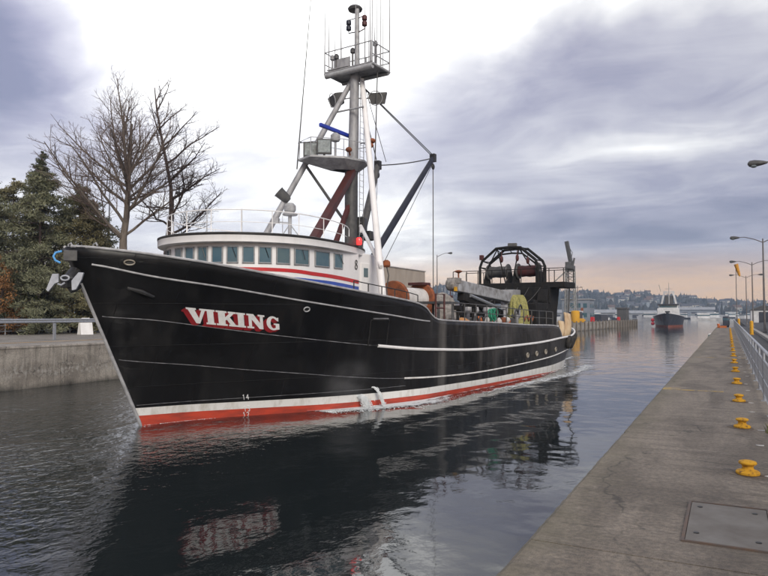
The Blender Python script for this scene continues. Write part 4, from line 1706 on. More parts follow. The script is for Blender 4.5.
# knuckle crane: box boom lying aft, head forward
mb = MB()
mb.beam((1.0, 22.4, 5.8), (1.0, 31.4, 5.2), .6, .74)
cr = mb.build('crane_boom', M['boom_grey'], ship, bevel=.05)
mb = MB()
mb.tube([(1.0, 31.2, 1.9), (1.0, 31.2, 5.0)], .5, 14)
mb.box((1.0, 31.5, 5.2), (1.1, 1.2, 1.2))
mb.build('crane_pedestal', M['mast_grey'], cr, bevel=.04)
mb = MB()
mb.beam((1.0, 23.2, 5.15), (1.0, 30.0, 3.9), .5, .55)
mb.build('knuckle_arm', M['gantry_black'], cr, bevel=.04)
mb = MB()
mb.tube([(1.3, 24.0, 5.2), (1.3, 27.6, 4.6)], .12, 8)
mb.tube([(1.3, 27.6, 4.6), (1.3, 30.6, 4.4)], .07, 8)
mb.build('hydraulic_ram', M['steel_grey'], cr, True)
mb = MB()
mb.lathe([(.34, -.3), (.40, -.2), (.40, .2), (.34, .3)], 16, (1.0, 22.0, 5.85), mtx=Matrix.Rotation(R(90), 3, 'Y'))
mb.box((1.0, 22.3, 6.1), (.7, .7, .35))
mb.build('boom_head', M['net_grey'], cr, bevel=.03)
mb = MB()
mb.tube([(1.0, 21.8, 5.9), (1.0, 21.75, 5.0)], .03, 6)
mb.box((1.0, 21.75, 4.85), (.2, .34, .6))
mb.build('crane_hook', M['maroon'], cr, bevel=.05)
mb = MB()
mb.lathe([(.08, 0), (.26, .1), (.26, .14), (.1, .2)], 12, (1.0, 22.9, 6.6))
mb.tube([(1.0, 22.9, 6.2), (1.0, 22.9, 6.62)], .05, 6)
mb.build('boom_light', M['rust'], cr, True)
mb = MB()
mb.box((1.4, 21.7, 5.55), (.12, .22, .26))
mb.build('yellow_tag', M['yellow'], cr)

# stern gantry with net drums under an arch
GS0, GS1 = 33.0, 35.6
gm = M['gantry_black']
mb = MB()
mb.box((0, 34.3, 6.18), (9.2, 2.6, .42))
gan = mb.build('gantry', gm, ship, bevel=.03)
for sx in (1, -1):
    mb = MB()
    mb.prism([(33.1, 2.0), (34.5, 2.0), (34.9, 4.2), (35.5, 6.0), (33.0, 6.0), (32.6, 5.0)], -.4, .4, mtx=Matrix(((0, 0, 1), (1, 0, 0), (0, 1, 0))), c=(sx * 3.0, 0, 0))
    mb.build('gantry_leg', gm, gan, bevel=.03)
    mb = MB()
    mb.beam((sx * 4.2, 35.4, 6.0), (sx * 3.6, 37.0, 4.2), .12, .16)
    mb.build('gantry_brace', M['steel_grey'], gan)
mb = MB()
mb.box((0, 33.1, 5.4), (7.0, .3, 1.2))
mb.build('gantry_beam', gm, gan, bevel=.03)
rl = [(-4.6, 33.1), (-3.4, 33.1), (-2.4, 33.1), (-1.2, 33.1), (0, 33.1), (1.2, 33.1), (2.4, 33.1), (3.4, 33.1), (4.5, 33.1), (4.5, 34.3), (4.5, 35.5), (3.0, 35.5), (1.5, 35.5), (0, 35.5), (-1.5, 35.5), (-3, 35.5), (-4.6, 35.5)]
mb = MB()
for p, s in rl:
    mb.tube([(p, s, 6.38), (p, s, 7.42)], .035, 6)
for z in (7.42,):
    mb.tube([(p, s, z) for p, s in rl], .03, 6)
mb.build('gantry_rail', gm, gan, True)


def arch_pts(s, w, zt, zk):
    return [(-w, s, 6.38), (-w, s, zk), (-w * .92, s, zk + .5), (-w * .42, s, zt), (0, s, zt + .06), (w * .42, s, zt), (w * .92, s, zk + .45), (w, s, zk), (w, s, 6.38)]


for s, w, zt, zk, r in ((33.5, 2.4, 9.15, 7.7, .11), (35.1, 2.4, 9.15, 7.7, .11), (34.3, 2.05, 8.75, 7.5, .07)):
    mb = MB()
    mb.tube(arch_pts(s, w, zt, zk), r, 8)
    mb.build('arch', gm, gan, True)
mb = MB()
for k in range(9):
    a = arch_pts(33.5, 2.4, 9.15, 7.7)[k]
    if 1 <= k <= 7:
        mb.tube([a, (a[0], 35.1, a[2])], .05, 6)
        b_ = arch_pts(34.3, 2.05, 8.75, 7.5)[k]
        mb.tube([a, b_], .035, 5)
for p in (-.9, .9):
    mb.tube([(p, 33.5, 9.1), (p * .3, 33.6, 6.4)], .05, 6)
    mb.tube([(p, 33.5, 9.1), (p * 2.0, 33.6, 7.6)], .05, 6)
mb.build('arch_bracing', gm, gan, True)
for p in (-1.15, 1.35):
    mb = MB()
    c = (p, 34.3, 7.35)
    rot = Matrix.Rotation(R(90), 3, 'Y')
    mb.lathe([(.42, -.75), (.46, -.5), (.42, -.2), (.47, .1), (.44, .45), (.42, .75)], 22, c, mtx=rot)
    d = mb.build('net_drum', M['dark_grey'] if p < 0 else M['maroon'], gan, True)
    for sx in (-1, 1):
        mb = MB()
        mb.lathe([(.6, -.06), (.63, 0), (.6, .06)], 24, (p + sx * .82, 34.3, 7.35), mtx=rot)
        mb.build('flange', M['dark_grey'], d, True)
    for sx in (-1, 1):
        mb = MB()
        mb.prism([(-.6, 6.4), (.6, 6.4), (.25, 7.3), (-.25, 7.3)], -.07, .07, mtx=Matrix(((0, 0, 1), (1, 0, 0), (0, 1, 0))), c=(p + sx * .98, 34.3, 0))
        mb.build('drum_stand', gm, d)
for p, z in ((-.55, 8.3), (.75, 8.35), (1.6, 8.1)):
    mb = MB()
    mb.tube([(p, 33.5, z + .6), (p, 33.5, z + .2)], .03, 6)
    mb.sphere((p, 33.5, z), .2, 10, 8, (.6, 1, 1.4))
    mb.build('hanging_block', M['maroon'], gan, True)
mb = MB()
mb.box((.2, 33.9, 9.42), (.7, .4, .26), rz=.3)
mb.tube([(.2, 33.9, 9.1), (.2, 33.9, 9.4)], .06, 6)
mb.build('gantry_lamp', M['dark_grey'], gan, bevel=.04)
mb = MB()
mb.box((-2.25, 33.5, 8.5), (.3, .3, .4))
mb.build('gantry_lamp', M['maroon'], gan, bevel=.04)
mb = MB()
mb.tube([(2.9, 33.3, 6.4), (3.0, 33.3, 7.5)], .12, 8)
mb.build('vent_pipe', gm, gan, True)
# stern boards
for k, (p, s, h, w, tl, lab) in enumerate(((3.2, 37.7, 2.0, 1.5, .32, 'tan curved trawl door leaning at the stern rail, the larger one'),
                                       (3.3, 35.9, 1.35, 1.1, .25, 'smaller tan trawl door in front of the larger one at the stern'))):
    mb = MB()
    n = 8
    vs = []
    for i in range(n + 1):
        y = -w / 2 + w * i / n
        for j in range(n + 1):
            z = h * j / n
            xb = .22 * math.sin(math.pi * i / n) + .12 * math.sin(math.pi * j / n)
            vs.append((p + xb + tl * z * -.2, s + y + tl * z, 2.15 + z * (1 - .12 * (i / n))))
    mb.add(vs, [(i * (n + 1) + j, i * (n + 1) + j + 1, (i + 1) * (n + 1) + j + 1, (i + 1) * (n + 1) + j) for i in range(n) for j in range(n)])
    o = mb.build('trawl_door', M['tan_board'], None, True)
    md = o.modifiers.new('thick', 'SOLIDIFY')
    md.thickness = .1
    o.location = SHIP_O
    o.rotation_euler = (0, 0, SHIP_RZ)
    tag(o, lab, 'trawl door')

# net floats lying along the rail
fl_mesh = None
rnd = random.Random(21)
cols = [M['orange_paint'], M['canvas'], M['canvas'], M['orange_paint'], M['canvas'], M['rust'], M['canvas'], M['orange_paint']]
names = ['orange', 'white', 'white', 'orange', 'white', 'rusty', 'white', 'orange']
for k in range(8):
    s_ = 19.2 + k * .62 + rnd.uniform(-.15, .15)
    mb = MB()
    mb.sphere((0, 0, 0), .19, 14, 10, (1, 1, .9))
    mb.lathe([(.05, .13), (.07, .16), (.07, .2), (.04, .22)], 10)
    o = mb.build('net_float', cols[k], None, True)
    o.location = SHIP_M @ Vector((4.2 + rnd.uniform(-.2, .15), s_, 3.62 + rnd.uniform(-.06, .12)))
    o.rotation_euler = (rnd.uniform(-1, 1), rnd.uniform(-1, 1), 0)
    tag(o, '%s net float on the trawler deck, %s of the row counted from the wheelhouse' % (names[k], ('first', 'second', 'third', 'fourth', 'fifth', 'sixth', 'seventh', 'last')[k]), 'float', 'net floats along the deck rail')
# shelf the floats lie on, and hoses over the rail
mb = MB()
mb.box((4.2, 21.5, 3.2), (1.0, 6.0, .4))
mb.build('rail_locker', M['canvas'], ship, bevel=.04)
for k, (s0, m) in enumerate(((17.6, 'wire'), (22.9, 'black_paint'), (24.9, 'rust'))):
    mb = MB()
    pts = [(4.55, s0 + .22 * q, 3.55 + .42 * math.sin(q * 1.05 + k) ** 2 + .1 * q * (k % 2)) for q in range(9)]
    mb.tube(pts, .05, 6)
    mb.build('hose', M[m], ship, True)
for k, (p, s0, h) in enumerate(((3.4, 24.6, 2.2), (3.0, 20.8, 2.3), (3.7, 26.0, 1.9), (3.2, 18.4, 2.1))):
    mb = MB()
    mb.tube([(p, s0, 2.2), (p, s0, 2.2 + h)], .09, 8)
    mb.box((p, s0, 2.25 + h), (.34, .3, .26))
    mb.sphere((p, s0 + .3, 2.0 + h), .16, 8, 6, (.6, 1, 1.3))
    mb.build('deck_davit', M['gantry_black'] if k % 2 else M['mast_grey'], ship, bevel=.02)
# wipers on the wheelhouse windows
for th, wd in WIN[2:11:2]:
    p, s = oval(th, WFA + .07, WB + .07, WAA)
    p2, s2 = oval(th + .04, WFA + .07, WB + .07, WAA)
    mb = MB()
    mb.tube([(p, s, 6.5), (p2, s2, 6.12)], .012, 5)
    mb.build('wiper', M['black_paint'], house)

# dark gear crowding the space under the gantry
rnd = random.Random(44)
for k in range(9):
    p, s = -3.2 + .8 * k + rnd.uniform(-.2, .2), 32.2 + rnd.uniform(-.5, .4)
    h = rnd.uniform(1.6, 3.4)
    mb = MB()
    mb.box((p, s, 2.0 + h / 2), (rnd.uniform(.35, .8), rnd.uniform(.4, .9), h), rz=rnd.uniform(-.3, .3))
    mb.lathe([(.18, 0), (.26, .08), (.26, .3), (.16, .4)], 12, (p, s, 2.0 + h))
    mb.build('hydraulic_unit', M['gantry_black'], gan, bevel=.04)
for k in range(7):
    a = Vector((-2.6 + .9 * k, 32.9, 6.0))
    c = Vector((a.x + rnd.uniform(-1.2, 1.2), 30.5 + rnd.uniform(-2, 1.2), 3.4 + rnd.uniform(0, 1.4)))
    wire(a, c, .025, .25, 'hanging_line', gan)


# ================================================================== mooring buttons, railing, posts and lamps on the right quay
boll = empty('mooring_bollard', (0, 0, 0))
mb = MB()
mb.lathe([(.105, 0), (.116, .01), (.116, .03), (.104, .042), (.068, .052), (.058, .064)], 24)
mb.build('base_flange', M['yellow'], boll, True)
mb = MB()
mb.lathe([(.058, .060), (.054, .078), (.058, .096), (.07, .106)], 24)
mb.build('neck', M['yellow'], boll, True)
mb = MB()
mb.lathe([(.068, .104), (.084, .111), (.09, .124), (.082, .138), (.046, .148), (.008, .152)], 24)
mb.build('cap', M['yellow'], boll, True)
ORD = ['nearest', 'second nearest', 'third nearest', 'fourth nearest', 'fifth nearest', 'sixth nearest', 'seventh nearest', 'eighth nearest', 'ninth nearest', 'tenth nearest', 'eleventh nearest', 'twelfth nearest', 'thirteenth nearest']
ys_b = [8.1, 11.35, 14.7, 18.4, 22.2, 26.1, 30.2, 34.4, 38.8, 43.2, 47.6, 52, 56.4, 60.8, 65.2, 69.6, 74, 78.4, 82.8]
for i, y in enumerate(ys_b):
    b_ = boll if i == 0 else copy_tree(boll)
    b_.location = (0.155, y, QUAY)
    b_.rotation_euler = (0, 0, i * 1.3)
    if i < 13:
        tag(b_, 'yellow mushroom mooring button on the walkway, %s to the camera' % ORD[i], 'bollard', 'yellow mooring buttons along the walkway')
    else:
        tag(b_, 'distant yellow mooring button in the row receding along the walkway', 'bollard', 'yellow mooring buttons along the walkway')
# pale flakes of paint / guano by each bollard
mb = MB()
rnd = random.Random(12)
for i, y in enumerate(ys_b[:7]):
    for k in range(2):
        cx, cy = 0.33 + rnd.uniform(-.03, .10), y - .05 - k * 1.4 + rnd.uniform(-.1, .1)
        poly = []
        for j in range(9):
            a = 2 * math.pi * j / 9
            rr = rnd.uniform(.5, 1)
            poly.append((cx + .065 * rr * math.cos(a), cy + .05 * rr * math.sin(a)))
        mb.prism(poly, QUAY + .002, QUAY + .007)
M['flake'] = mat('white_spatter', (0.55, 0.54, 0.52), (0.4, 0.39, 0.37), 20, 0.8)
tag(mb.build('white_spatter', M['flake']), 'pale paint spatter beside the yellow mooring buttons', 'paint', kind='stuff')

# rust and dirt washed off each button onto the concrete
mb = MB()
rnd = random.Random(19)
for y in ys_b[:12]:
    for q in range(3):
        r0 = rnd.uniform(.125, .19)
        cx, cy = .155 + rnd.uniform(-.05, .04), y + rnd.uniform(-.05, .05)
        poly = [(cx + r0 * rnd.uniform(.75, 1.1) * math.cos(a), cy + r0 * rnd.uniform(.75, 1.1) * math.sin(a)) for a in [6.2832 * j / 16 for j in range(16)]]
        mb.prism(poly, QUAY - .01, QUAY + .0012 + .0012 * q)
M['grime'] = mat('rust_grime', (0.085, 0.06, 0.042), (0.15, 0.125, 0.098), 9, 0.9, lo=.35, hi=.6)
tag(mb.build('rust_stain', M['grime']), 'dark rusty stains on the concrete round the yellow mooring buttons', 'stain', kind='stuff')
# weed in the joint below the railing
wd_ = MB()
for k in range(46):
    a = rnd.uniform(0, 6.283)
    ln = rnd.uniform(.06, .16)
    b_ = Vector((.50 + rnd.gauss(0, .03), 11.05 + rnd.gauss(0, .06), QUAY))
    t_ = b_ + Vector((math.cos(a) * ln * .6, math.sin(a) * ln * .6, ln))
    m_ = b_.lerp(t_, .5) + Vector((0, 0, .02))
    sd = Vector((-math.sin(a), math.cos(a), 0)) * .006
    wd_.add([b_ - sd, b_ + sd, m_ + sd * .8, m_ - sd * .8, t_], [(0, 1, 2, 3), (3, 2, 4)])
M['weed'] = mat('weed_green', (0.13, 0.16, 0.04), (0.20, 0.17, 0.06), 12, 0.8)
tag(wd_.build('weed', M['weed'], None, False, fix=False), 'small green weed growing at the foot of the right-hand railing', 'weed')

RX = 0.60
railing = empty('railing', (RX, 0, QUAY))
tag(railing, 'galvanised steel railing along the right-hand side of the walkway', 'railing')
RY0, RY1 = 4.0, 92.0
for z, r in ((1.0, .03), (.80, .02), (.42, .018), (.12, .018)):
    mb = MB()
    mb.tube([(0, RY0 + (RY1 - RY0) * k / 40, z) for k in range(41)], r, 8)
    mb.build('top_rail' if z == 1.0 else 'rail', M['steel_grey'], railing, True)
pm = MB()
pm.tube([(0, 0, 0), (0, 0, 1.0)], .027, 8)
pm.box((0, 0, .006), (.12, .12, .012))
p0 = pm.build('post', M['steel_grey'], railing)
p0.location = (0, RY0, 0)
i = 1
while RY0 + 2.2 * i <= RY1:
    p = p0.copy()
    COL.objects.link(p)
    p.location = (0, RY0 + 2.2 * i, 0)
    i += 1
bmb = MB()
bmb.tube([(0, 0, .12), (0, 0, .80)], .009, 6)
b0 = bmb.build('baluster', M['steel_grey'], railing)
b0.location = (0, RY0 + .15, 0)
i = 1
while i < 290 and RY0 + .15 + .15 * i < RY1:
    if (.15 + .15 * i) % 2.2 > .05:
        p = b0.copy()
        COL.objects.link(p)
        p.location = (0, RY0 + .15 + .15 * i, 0)
    i += 1

# yellow guard posts beside the road
for i, (x, y, lab) in enumerate(((1.72, 64, 'yellow steel guard post between railing and kerb, the nearer of two'), (1.5, 112, 'yellow steel guard post near the end of the walkway, the farther of two'))):
    mb = MB()
    if y > 95:
        y = 94.0
        x = 1.15
    mb.lathe([(.14, 0), (.14, 1.05), (.11, 1.14), (.04, 1.18)], 14)
    mb.lathe([(.2, 0), (.2, .03)], 14)
    o = mb.build('guard_post', M['yellow'], None, True)
    o.location = (x, y, 2.26)
    tag(o, lab, 'post', 'yellow guard posts')


def lamp_post(loc, double, label, h=9.3, az=0.0, arm=2.0):
    t = empty('street_lamp', loc, az)
    mb = MB()
    mb.tube([(0, 0, 0), (0, 0, h * .5), (0, 0, h)], [.10, .085, .06], 10)
    mb.lathe([(.2, 0), (.2, .05), (.12, .25)], 12)
    mb.build('pole', M['lamp_steel'], t, True)
    for sx in ((-1, 1) if double else (-1,)):
        mb = MB()
        mb.tube([(0, 0, h - .35), (sx * arm * .35, 0, h - .02), (sx * arm * .75, 0, h + .22), (sx * arm, 0, h + .22)], [.045, .04, .035, .03], 8)
        mb.build('arm', M['lamp_steel'], t, True)
        mb = MB()
        Mx = Matrix.Rotation(R(90) * sx, 3, 'Y')
        mb.lathe([(.05, -.1), (.12, .15), (.17, .45), (.15, .66), (.05, .74)], 12, (sx * arm, 0, h + .2), mtx=Mx)
        hd = mb.build('lamp_head', M['dark_grey'], t, True)
        mb = MB()
        mb.sphere((sx * (arm + .48), 0, h + .10), .14, 10, 8, (1.2, 1, .8))
        mb.build('lens', M['lamp_glass'], hd, True)
    tag(t, label, 'lamp post', 'lamp posts along the service road')
    return t


M['lamp_steel'] = mat('lamp_steel', (0.16, 0.15, 0.15), (0.11, 0.10, 0.10), 3, 0.5, 0.3)
lamp_post((3.7, 36.5, 2.26), True, 'lamp post out of frame, its lamp head poking in at the right edge', 8.8)
lamp_post((3.0, 71.5, 2.26), True, 'double-armed lamp post at the right edge, the nearest whole one', 8.8)
lamp_post((3.0, 104, 2.26), True, 'double-armed lamp post second from the right edge', 8.8)
lamp_post((3.0, 139, 2.1), True, 'double-armed lamp post farthest along, third from the right edge', 8.9)
M['windsock'] = mat('orange_windsock', (0.62, 0.30, 0.03), (0.45, 0.2, 0.03), 4, 0.8)


# ================================================================== left bank furniture
gr = empty('guard_rail', (-39.2, 0, 2.295))
tag(gr, 'galvanised guard rail with steel posts on the far walkway', 'guard rail')
mb = MB()
for y0 in range(-20, 76, 8):
    mb.add([(0.05, y0, 1.12), (.11, y0, 1.18), (.07, y0, 1.26), (.11, y0, 1.34), (.05, y0, 1.40), (0.05, y0 + 7.99, 1.12), (.11, y0 + 7.99, 1.18), (.07, y0 + 7.99, 1.26), (.11, y0 + 7.99, 1.34), (.05, y0 + 7.99, 1.40)],
           [(0, 5, 6, 1), (1, 6, 7, 2), (2, 7, 8, 3), (3, 8, 9, 4), (4, 9, 5, 0)])
mb.build('beam', M['steel_grey'], gr, True)
pm = MB()
pm.box((-.03, 0, .66), (.14, .16, 1.32))
p0 = pm.build('post', M['steel_grey'], gr, bevel=.01)
p0.location = (0, -11, 0)
for i in range(1, 9):
    p = p0.copy()
    COL.objects.link(p)
    p.location = (0, -11 + 9.96 * i, 0)
br = empty('pipe_railing', (-52.3, 0, 2.295))
tag(br, 'thin grey pipe railing behind the guard rail on the far bank', 'railing')
for z in (1.35, .75, .3):
    mb = MB()
    mb.tube([(0, -20 + 8 * k, z) for k in range(13)], .04, 6)
    mb.build('rail', M['steel_grey'], br, True)
pm = MB()
pm.tube([(0, 0, 0), (0, 0, 1.35)], .045, 6)
p0 = pm.build('post', M['steel_grey'], br)
p0.location = (0, -20, 0)
for i in range(1, 33):
    p = p0.copy()
    COL.objects.link(p)
    p.location = (0, -20 + 3 * i, 0)
sg = empty('sandwich_board', (-47.4, 37.7, 2.295), R(-15))
tag(sg, 'white folding sign board standing on the far walkway by the bow', 'sign')
for sx in (-1, 1):
    mb = MB()
    mb.prism([(-.5, 0), (.5, 0), (.5, 1.15), (.3, 1.42), (-.3, 1.42), (-.5, 1.15)], -.03, .03,
             mtx=Matrix.Rotation(-sx * .25, 3, 'Y') @ Matrix(((0, 0, 1), (1, 0, 0), (0, 1, 0))), c=(sx * .36, 0, 0))
    mb.build('panel', M['white_paint'], sg)
mb = MB()
mb.lathe([(.1, 0), (.16, .04), (.16, .1), (.08, .16)], 12, (-37.6, 37.2, 2.295))
tag(mb.build('mooring_bollard', M['yellow'], None, True), 'small yellow mooring button on the far walkway', 'bollard')

t = lamp_post((-43, 102.4, 2.26), False, 'single-armed lamp post behind the trawler deck, beside the tan building', 11.6, R(180))
t['group'] = 'lamp posts on the far bank'
t = lamp_post((-52.0, 52.0, 2.26), False, 'dark lamp post among the bare branches above the wheelhouse', 14.2, R(150), .8)
t['group'] = 'lamp posts on the far bank'
mb = MB()
mb.tube([(-57, 48, 2.26), (-57, 48, 14), (-57, 48, 24)], [.1, .08, .04], 8)
tag(mb.build('flag_pole', M['steel_grey'], None, True), 'slender bare flag pole between the bare trees and the wheelhouse', 'flag pole')

# tan flat-roofed building
bd = empty('warehouse', (-52, 78, 2.26))
M['tan_wall'] = mat('tan_concrete', (0.36, 0.31, 0.26), (0.30, 0.255, 0.21), .8, 0.85, stretch=(1, 1, .3))
tag(bd, 'long tan flat-roofed building on the far bank behind the wheelhouse', 'building')
BL = 39.5
for k in range(7):
    mb = MB()
    w = BL / 7
    mb.box((0.0, w * (k + .5), 2.3), (.30, w - .025, 4.6))
    mb.build('wall_panel', M['tan_wall'], bd)
    mb = MB()
    mb.box((0.0, w * (k + .5), 7.27), (.26, w - .02, 5.2))
    mb.build('wall_panel', M['tan_wall'], bd)
mb = MB()
mb.box((-8.2, BL / 2, 4.9), (15.9, BL - .1, 9.6))
mb.build('core', M['tan_wall'], bd)
mb = MB()
mb.box((-8.0, BL / 2, 9.95), (16.5, BL + .3, .16))
mb.build('parapet', M['kerb'], bd)


# ================================================================== trees
def bark(name, a, b_):
    return mat(name, a, b_, 6, 0.9, bump=.02, stretch=(1, 1, .3))


M['bark_brown'] = bark('bark_brown', (0.17, 0.14, 0.115), (0.095, 0.078, 0.066))
M['bark_dark'] = bark('bark_dark', (0.075, 0.05, 0.042), (0.04, 0.03, 0.027))
M['twig'] = bark('twig_brown', (0.15, 0.11, 0.09), (0.085, 0.062, 0.052))


def bare_tree(loc, label, seed, trunk, trunk_r, limbs, barks, crooked=.05, up=.10, spacing=(0, .55, .36, .26), rads=(0, .10, .040, .022, .014)):
    """trunk: points of the stem; limbs: (height fraction, azimuth deg, angle from vertical deg, length)."""
    rnd = random.Random(seed)
    t = empty('bare_tree', loc)
    tag(t, label, 'tree', 'leafless trees on the far bank')
    wood, twigs = MB(), MB()

    def grow(p, d, ln, r, lev):
        n = max(2, min(8, int(ln / (.9 if lev == 1 else .35))))
        pts, rs = [p.copy()], [r]
        q, dd = p.copy(), d.copy()
        dirs = [d.copy()]
        for k in range(n):
            dd = (dd + Vector((rnd.gauss(0, crooked * 1.4), rnd.gauss(0, crooked * 1.4), rnd.gauss(0, crooked) + up * (1.4 if lev > 1 else .8)))).normalized()
            q = q + dd * (ln / n)
            pts.append(q.copy())
            dirs.append(dd.copy())
            rs.append(max(.010, r * (1 - .78 * (k + 1) / n)))
        (wood if lev < 2 else twigs).tube(pts, rs, 6 if lev < 2 else (4 if lev == 2 else 3), cap=False)
        if lev >= 4:
            return
        sp = spacing[lev]
        x = ln * .16
        side = rnd.uniform(0, 6.28)
        while x < ln * .98:
            f = x / ln * n
            i = min(n - 1, int(f))
            pp = pts[i].lerp(pts[i + 1], f - i)
            side += 2.4 + rnd.uniform(-.5, .5)
            ax = dirs[i].cross(Vector((math.cos(side), math.sin(side), .2)))
            if ax.length > .01:
                nd = Matrix.Rotation(R(rnd.uniform(30, 52)), 3, ax.normalized()) @ dirs[i]
                rem = (1 - x / ln) * .55 + .28
                L2 = ln * rem * (rnd.uniform(.45, .80) if lev == 1 else rnd.uniform(.55, .95))
                rr = min(rs[i] * .8, max(.013, r * .5 * rem + .008))
                if L2 > .18:
                    grow(pp, nd, L2, rr, lev + 1)
            x += sp * rnd.uniform(.6, 1.4)

    tr = [Vector(q) for q in trunk]
    n = len(tr) - 1
    wood.tube(tr, [trunk_r * (1.4 if k == 0 else 1.0 - .86 * (k / n) ** 1.2) for k in range(n + 1)], 10)
    top = tr[-1].z
    for (f, az, an, ln) in limbs:
        z = f * top
        i = max(k for k in range(n) if tr[k].z <= z)
        u = (z - tr[i].z) / (tr[i + 1].z - tr[i].z)
        p = tr[i].lerp(tr[i + 1], u)
        d = Vector((math.sin(R(an)) * math.cos(R(az)), math.sin(R(an)) * math.sin(R(az)), math.cos(R(an))))
        grow(p, d, ln, min(trunk_r * .42, .04 + .0115 * ln), 1)
    wood.build('trunk', barks[0], t, True, fix=False)
    twigs.build('crown', barks[1], t, True, fix=False)
    return t


_r = random.Random(41)
big = []
for k in range(21):
    q = (k + .5) / 21
    f = .40 + .30 * _r.random() + .12 * (1 - q)
    an = 6 + 58 * q ** .65 + _r.uniform(-5, 5)
    ln = (10.8 - .6 * q) * _r.uniform(.86, 1.06) * (1 - (f - .4) * .55)
    big.append((min(f, .86), k * 137.5 + _r.uniform(-18, 18), an, ln))
bare_tree((-48.3, 42.1, 2.26), 'big round-crowned bare tree with pale brown trunk behind the bow', 5,
          [(0, 0, 0), (.05, 0, 2.5), (-.05, .05, 5), (.05, .1, 7.0), (.1, .05, 8.6), (.3, .2, 10.5), (.25, .35, 12.5), (.45, .3, 14.5), (.4, .5, 16.5), (.5, .5, 19)], .46, big,
          (M['bark_brown'], M['twig']), crooked=.055, up=.035, spacing=(0, .85, .50, .34))
_r = random.Random(17)
dark = []
for k in range(17):
    f = .36 + .58 * (k / 16)
    an = 74 - 34 * ((f - .36) / .58) + _r.uniform(-16, 12)
    az = 27 + _r.uniform(-55, 55) if k % 2 else k * 137.5
    dark.append((f, az, an, (7.4 - 4.4 * ((f - .36) / .58)) * _r.uniform(.85, 1.15) * (1.12 if k % 2 else .8)))
bare_tree((-46.8, 45.4, 2.26), 'darker crooked bare tree rising beside the front of the wheelhouse', 23,
          [(0, 0, 0), (.1, 0, 3), (.3, .1, 6), (.35, .3, 8.5), (.7, .4, 11), (.75, .3, 13.5), (.3, .1, 16), (-.1, -.2, 18.5), (-.5, -.4, 21), (-.7, -.5, 23)], .30, dark,
          (M['bark_dark'], M['bark_dark']), crooked=.12, up=.03, spacing=(0, .62, .42, .32))


def leaf_mat(name, a, b_):
    m = mat(name, a, b_, 1.3, 0.95, lo=.3, hi=.7, spec=0.12)
    return m


M['needle_grey'] = leaf_mat('needles_grey_green', (0.21, 0.21, 0.135), (0.10, 0.11, 0.068))
M['needle_dark'] = leaf_mat('needles_dark', (0.12, 0.125, 0.08), (0.052, 0.06, 0.04))
M['needle_olive'] = leaf_mat('needles_olive', (0.24, 0.215, 0.12), (0.115, 0.11, 0.064))
M['leaf_rust'] = leaf_mat('leaves_rust', (0.30, 0.15, 0.06), (0.12, 0.065, 0.035))
M['leaf_green'] = leaf_mat('leaves_green', (0.075, 0.095, 0.03), (0.035, 0.05, 0.018))


def leaf_cloud(rng, centers, radii, per, size, flat=.6, droop=0.0):
    """Many small leaf faces around clump centres; returns vertex and face arrays."""
    vs = []
    for (c, r) in zip(centers, radii):
        n = per
        d = rng.normal(size=(n, 3))
        d /= np.linalg.norm(d, axis=1)[:, None]
        rad = r * rng.uniform(.15, 1.0, n) ** .6
        pos = np.array(c) + d * rad[:, None] * np.array((1, 1, flat))
        pos[:, 2] -= droop * rad
        a = rng.normal(size=(n, 3))
        a /= np.linalg.norm(a, axis=1)[:, None]
        b_ = np.cross(a, rng.normal(size=(n, 3)))
        b_ /= np.linalg.norm(b_, axis=1)[:, None]
        s = size * rng.uniform(.5, 1.3, n)[:, None]
        a = a * s
        b_ = b_ * s * .26
        vs.append(np.stack((pos - a, pos - b_, pos + a, pos + b_), 1).reshape(-1, 3))
    return np.concatenate(vs)


def leaf_mesh(name, V, m, parent):
    me = bpy.data.meshes.new(name)
    n = len(V) // 4
    me.vertices.add(len(V))
    me.vertices.foreach_set('co', V.astype(np.float32).ravel())
    me.loops.add(4 * n)
    me.loops.foreach_set('vertex_index', np.arange(4 * n, dtype=np.int32))
    me.polygons.add(n)
    me.polygons.foreach_set('loop_start', np.arange(0, 4 * n, 4, dtype=np.int32))
    me.polygons.foreach_set('loop_total', np.full(n, 4, dtype=np.int32))
    me.update(calc_edges=True)
    me.materials.append(m)
    o = bpy.data.objects.new(name, me)
    COL.objects.link(o)
    o.parent = parent
    return o


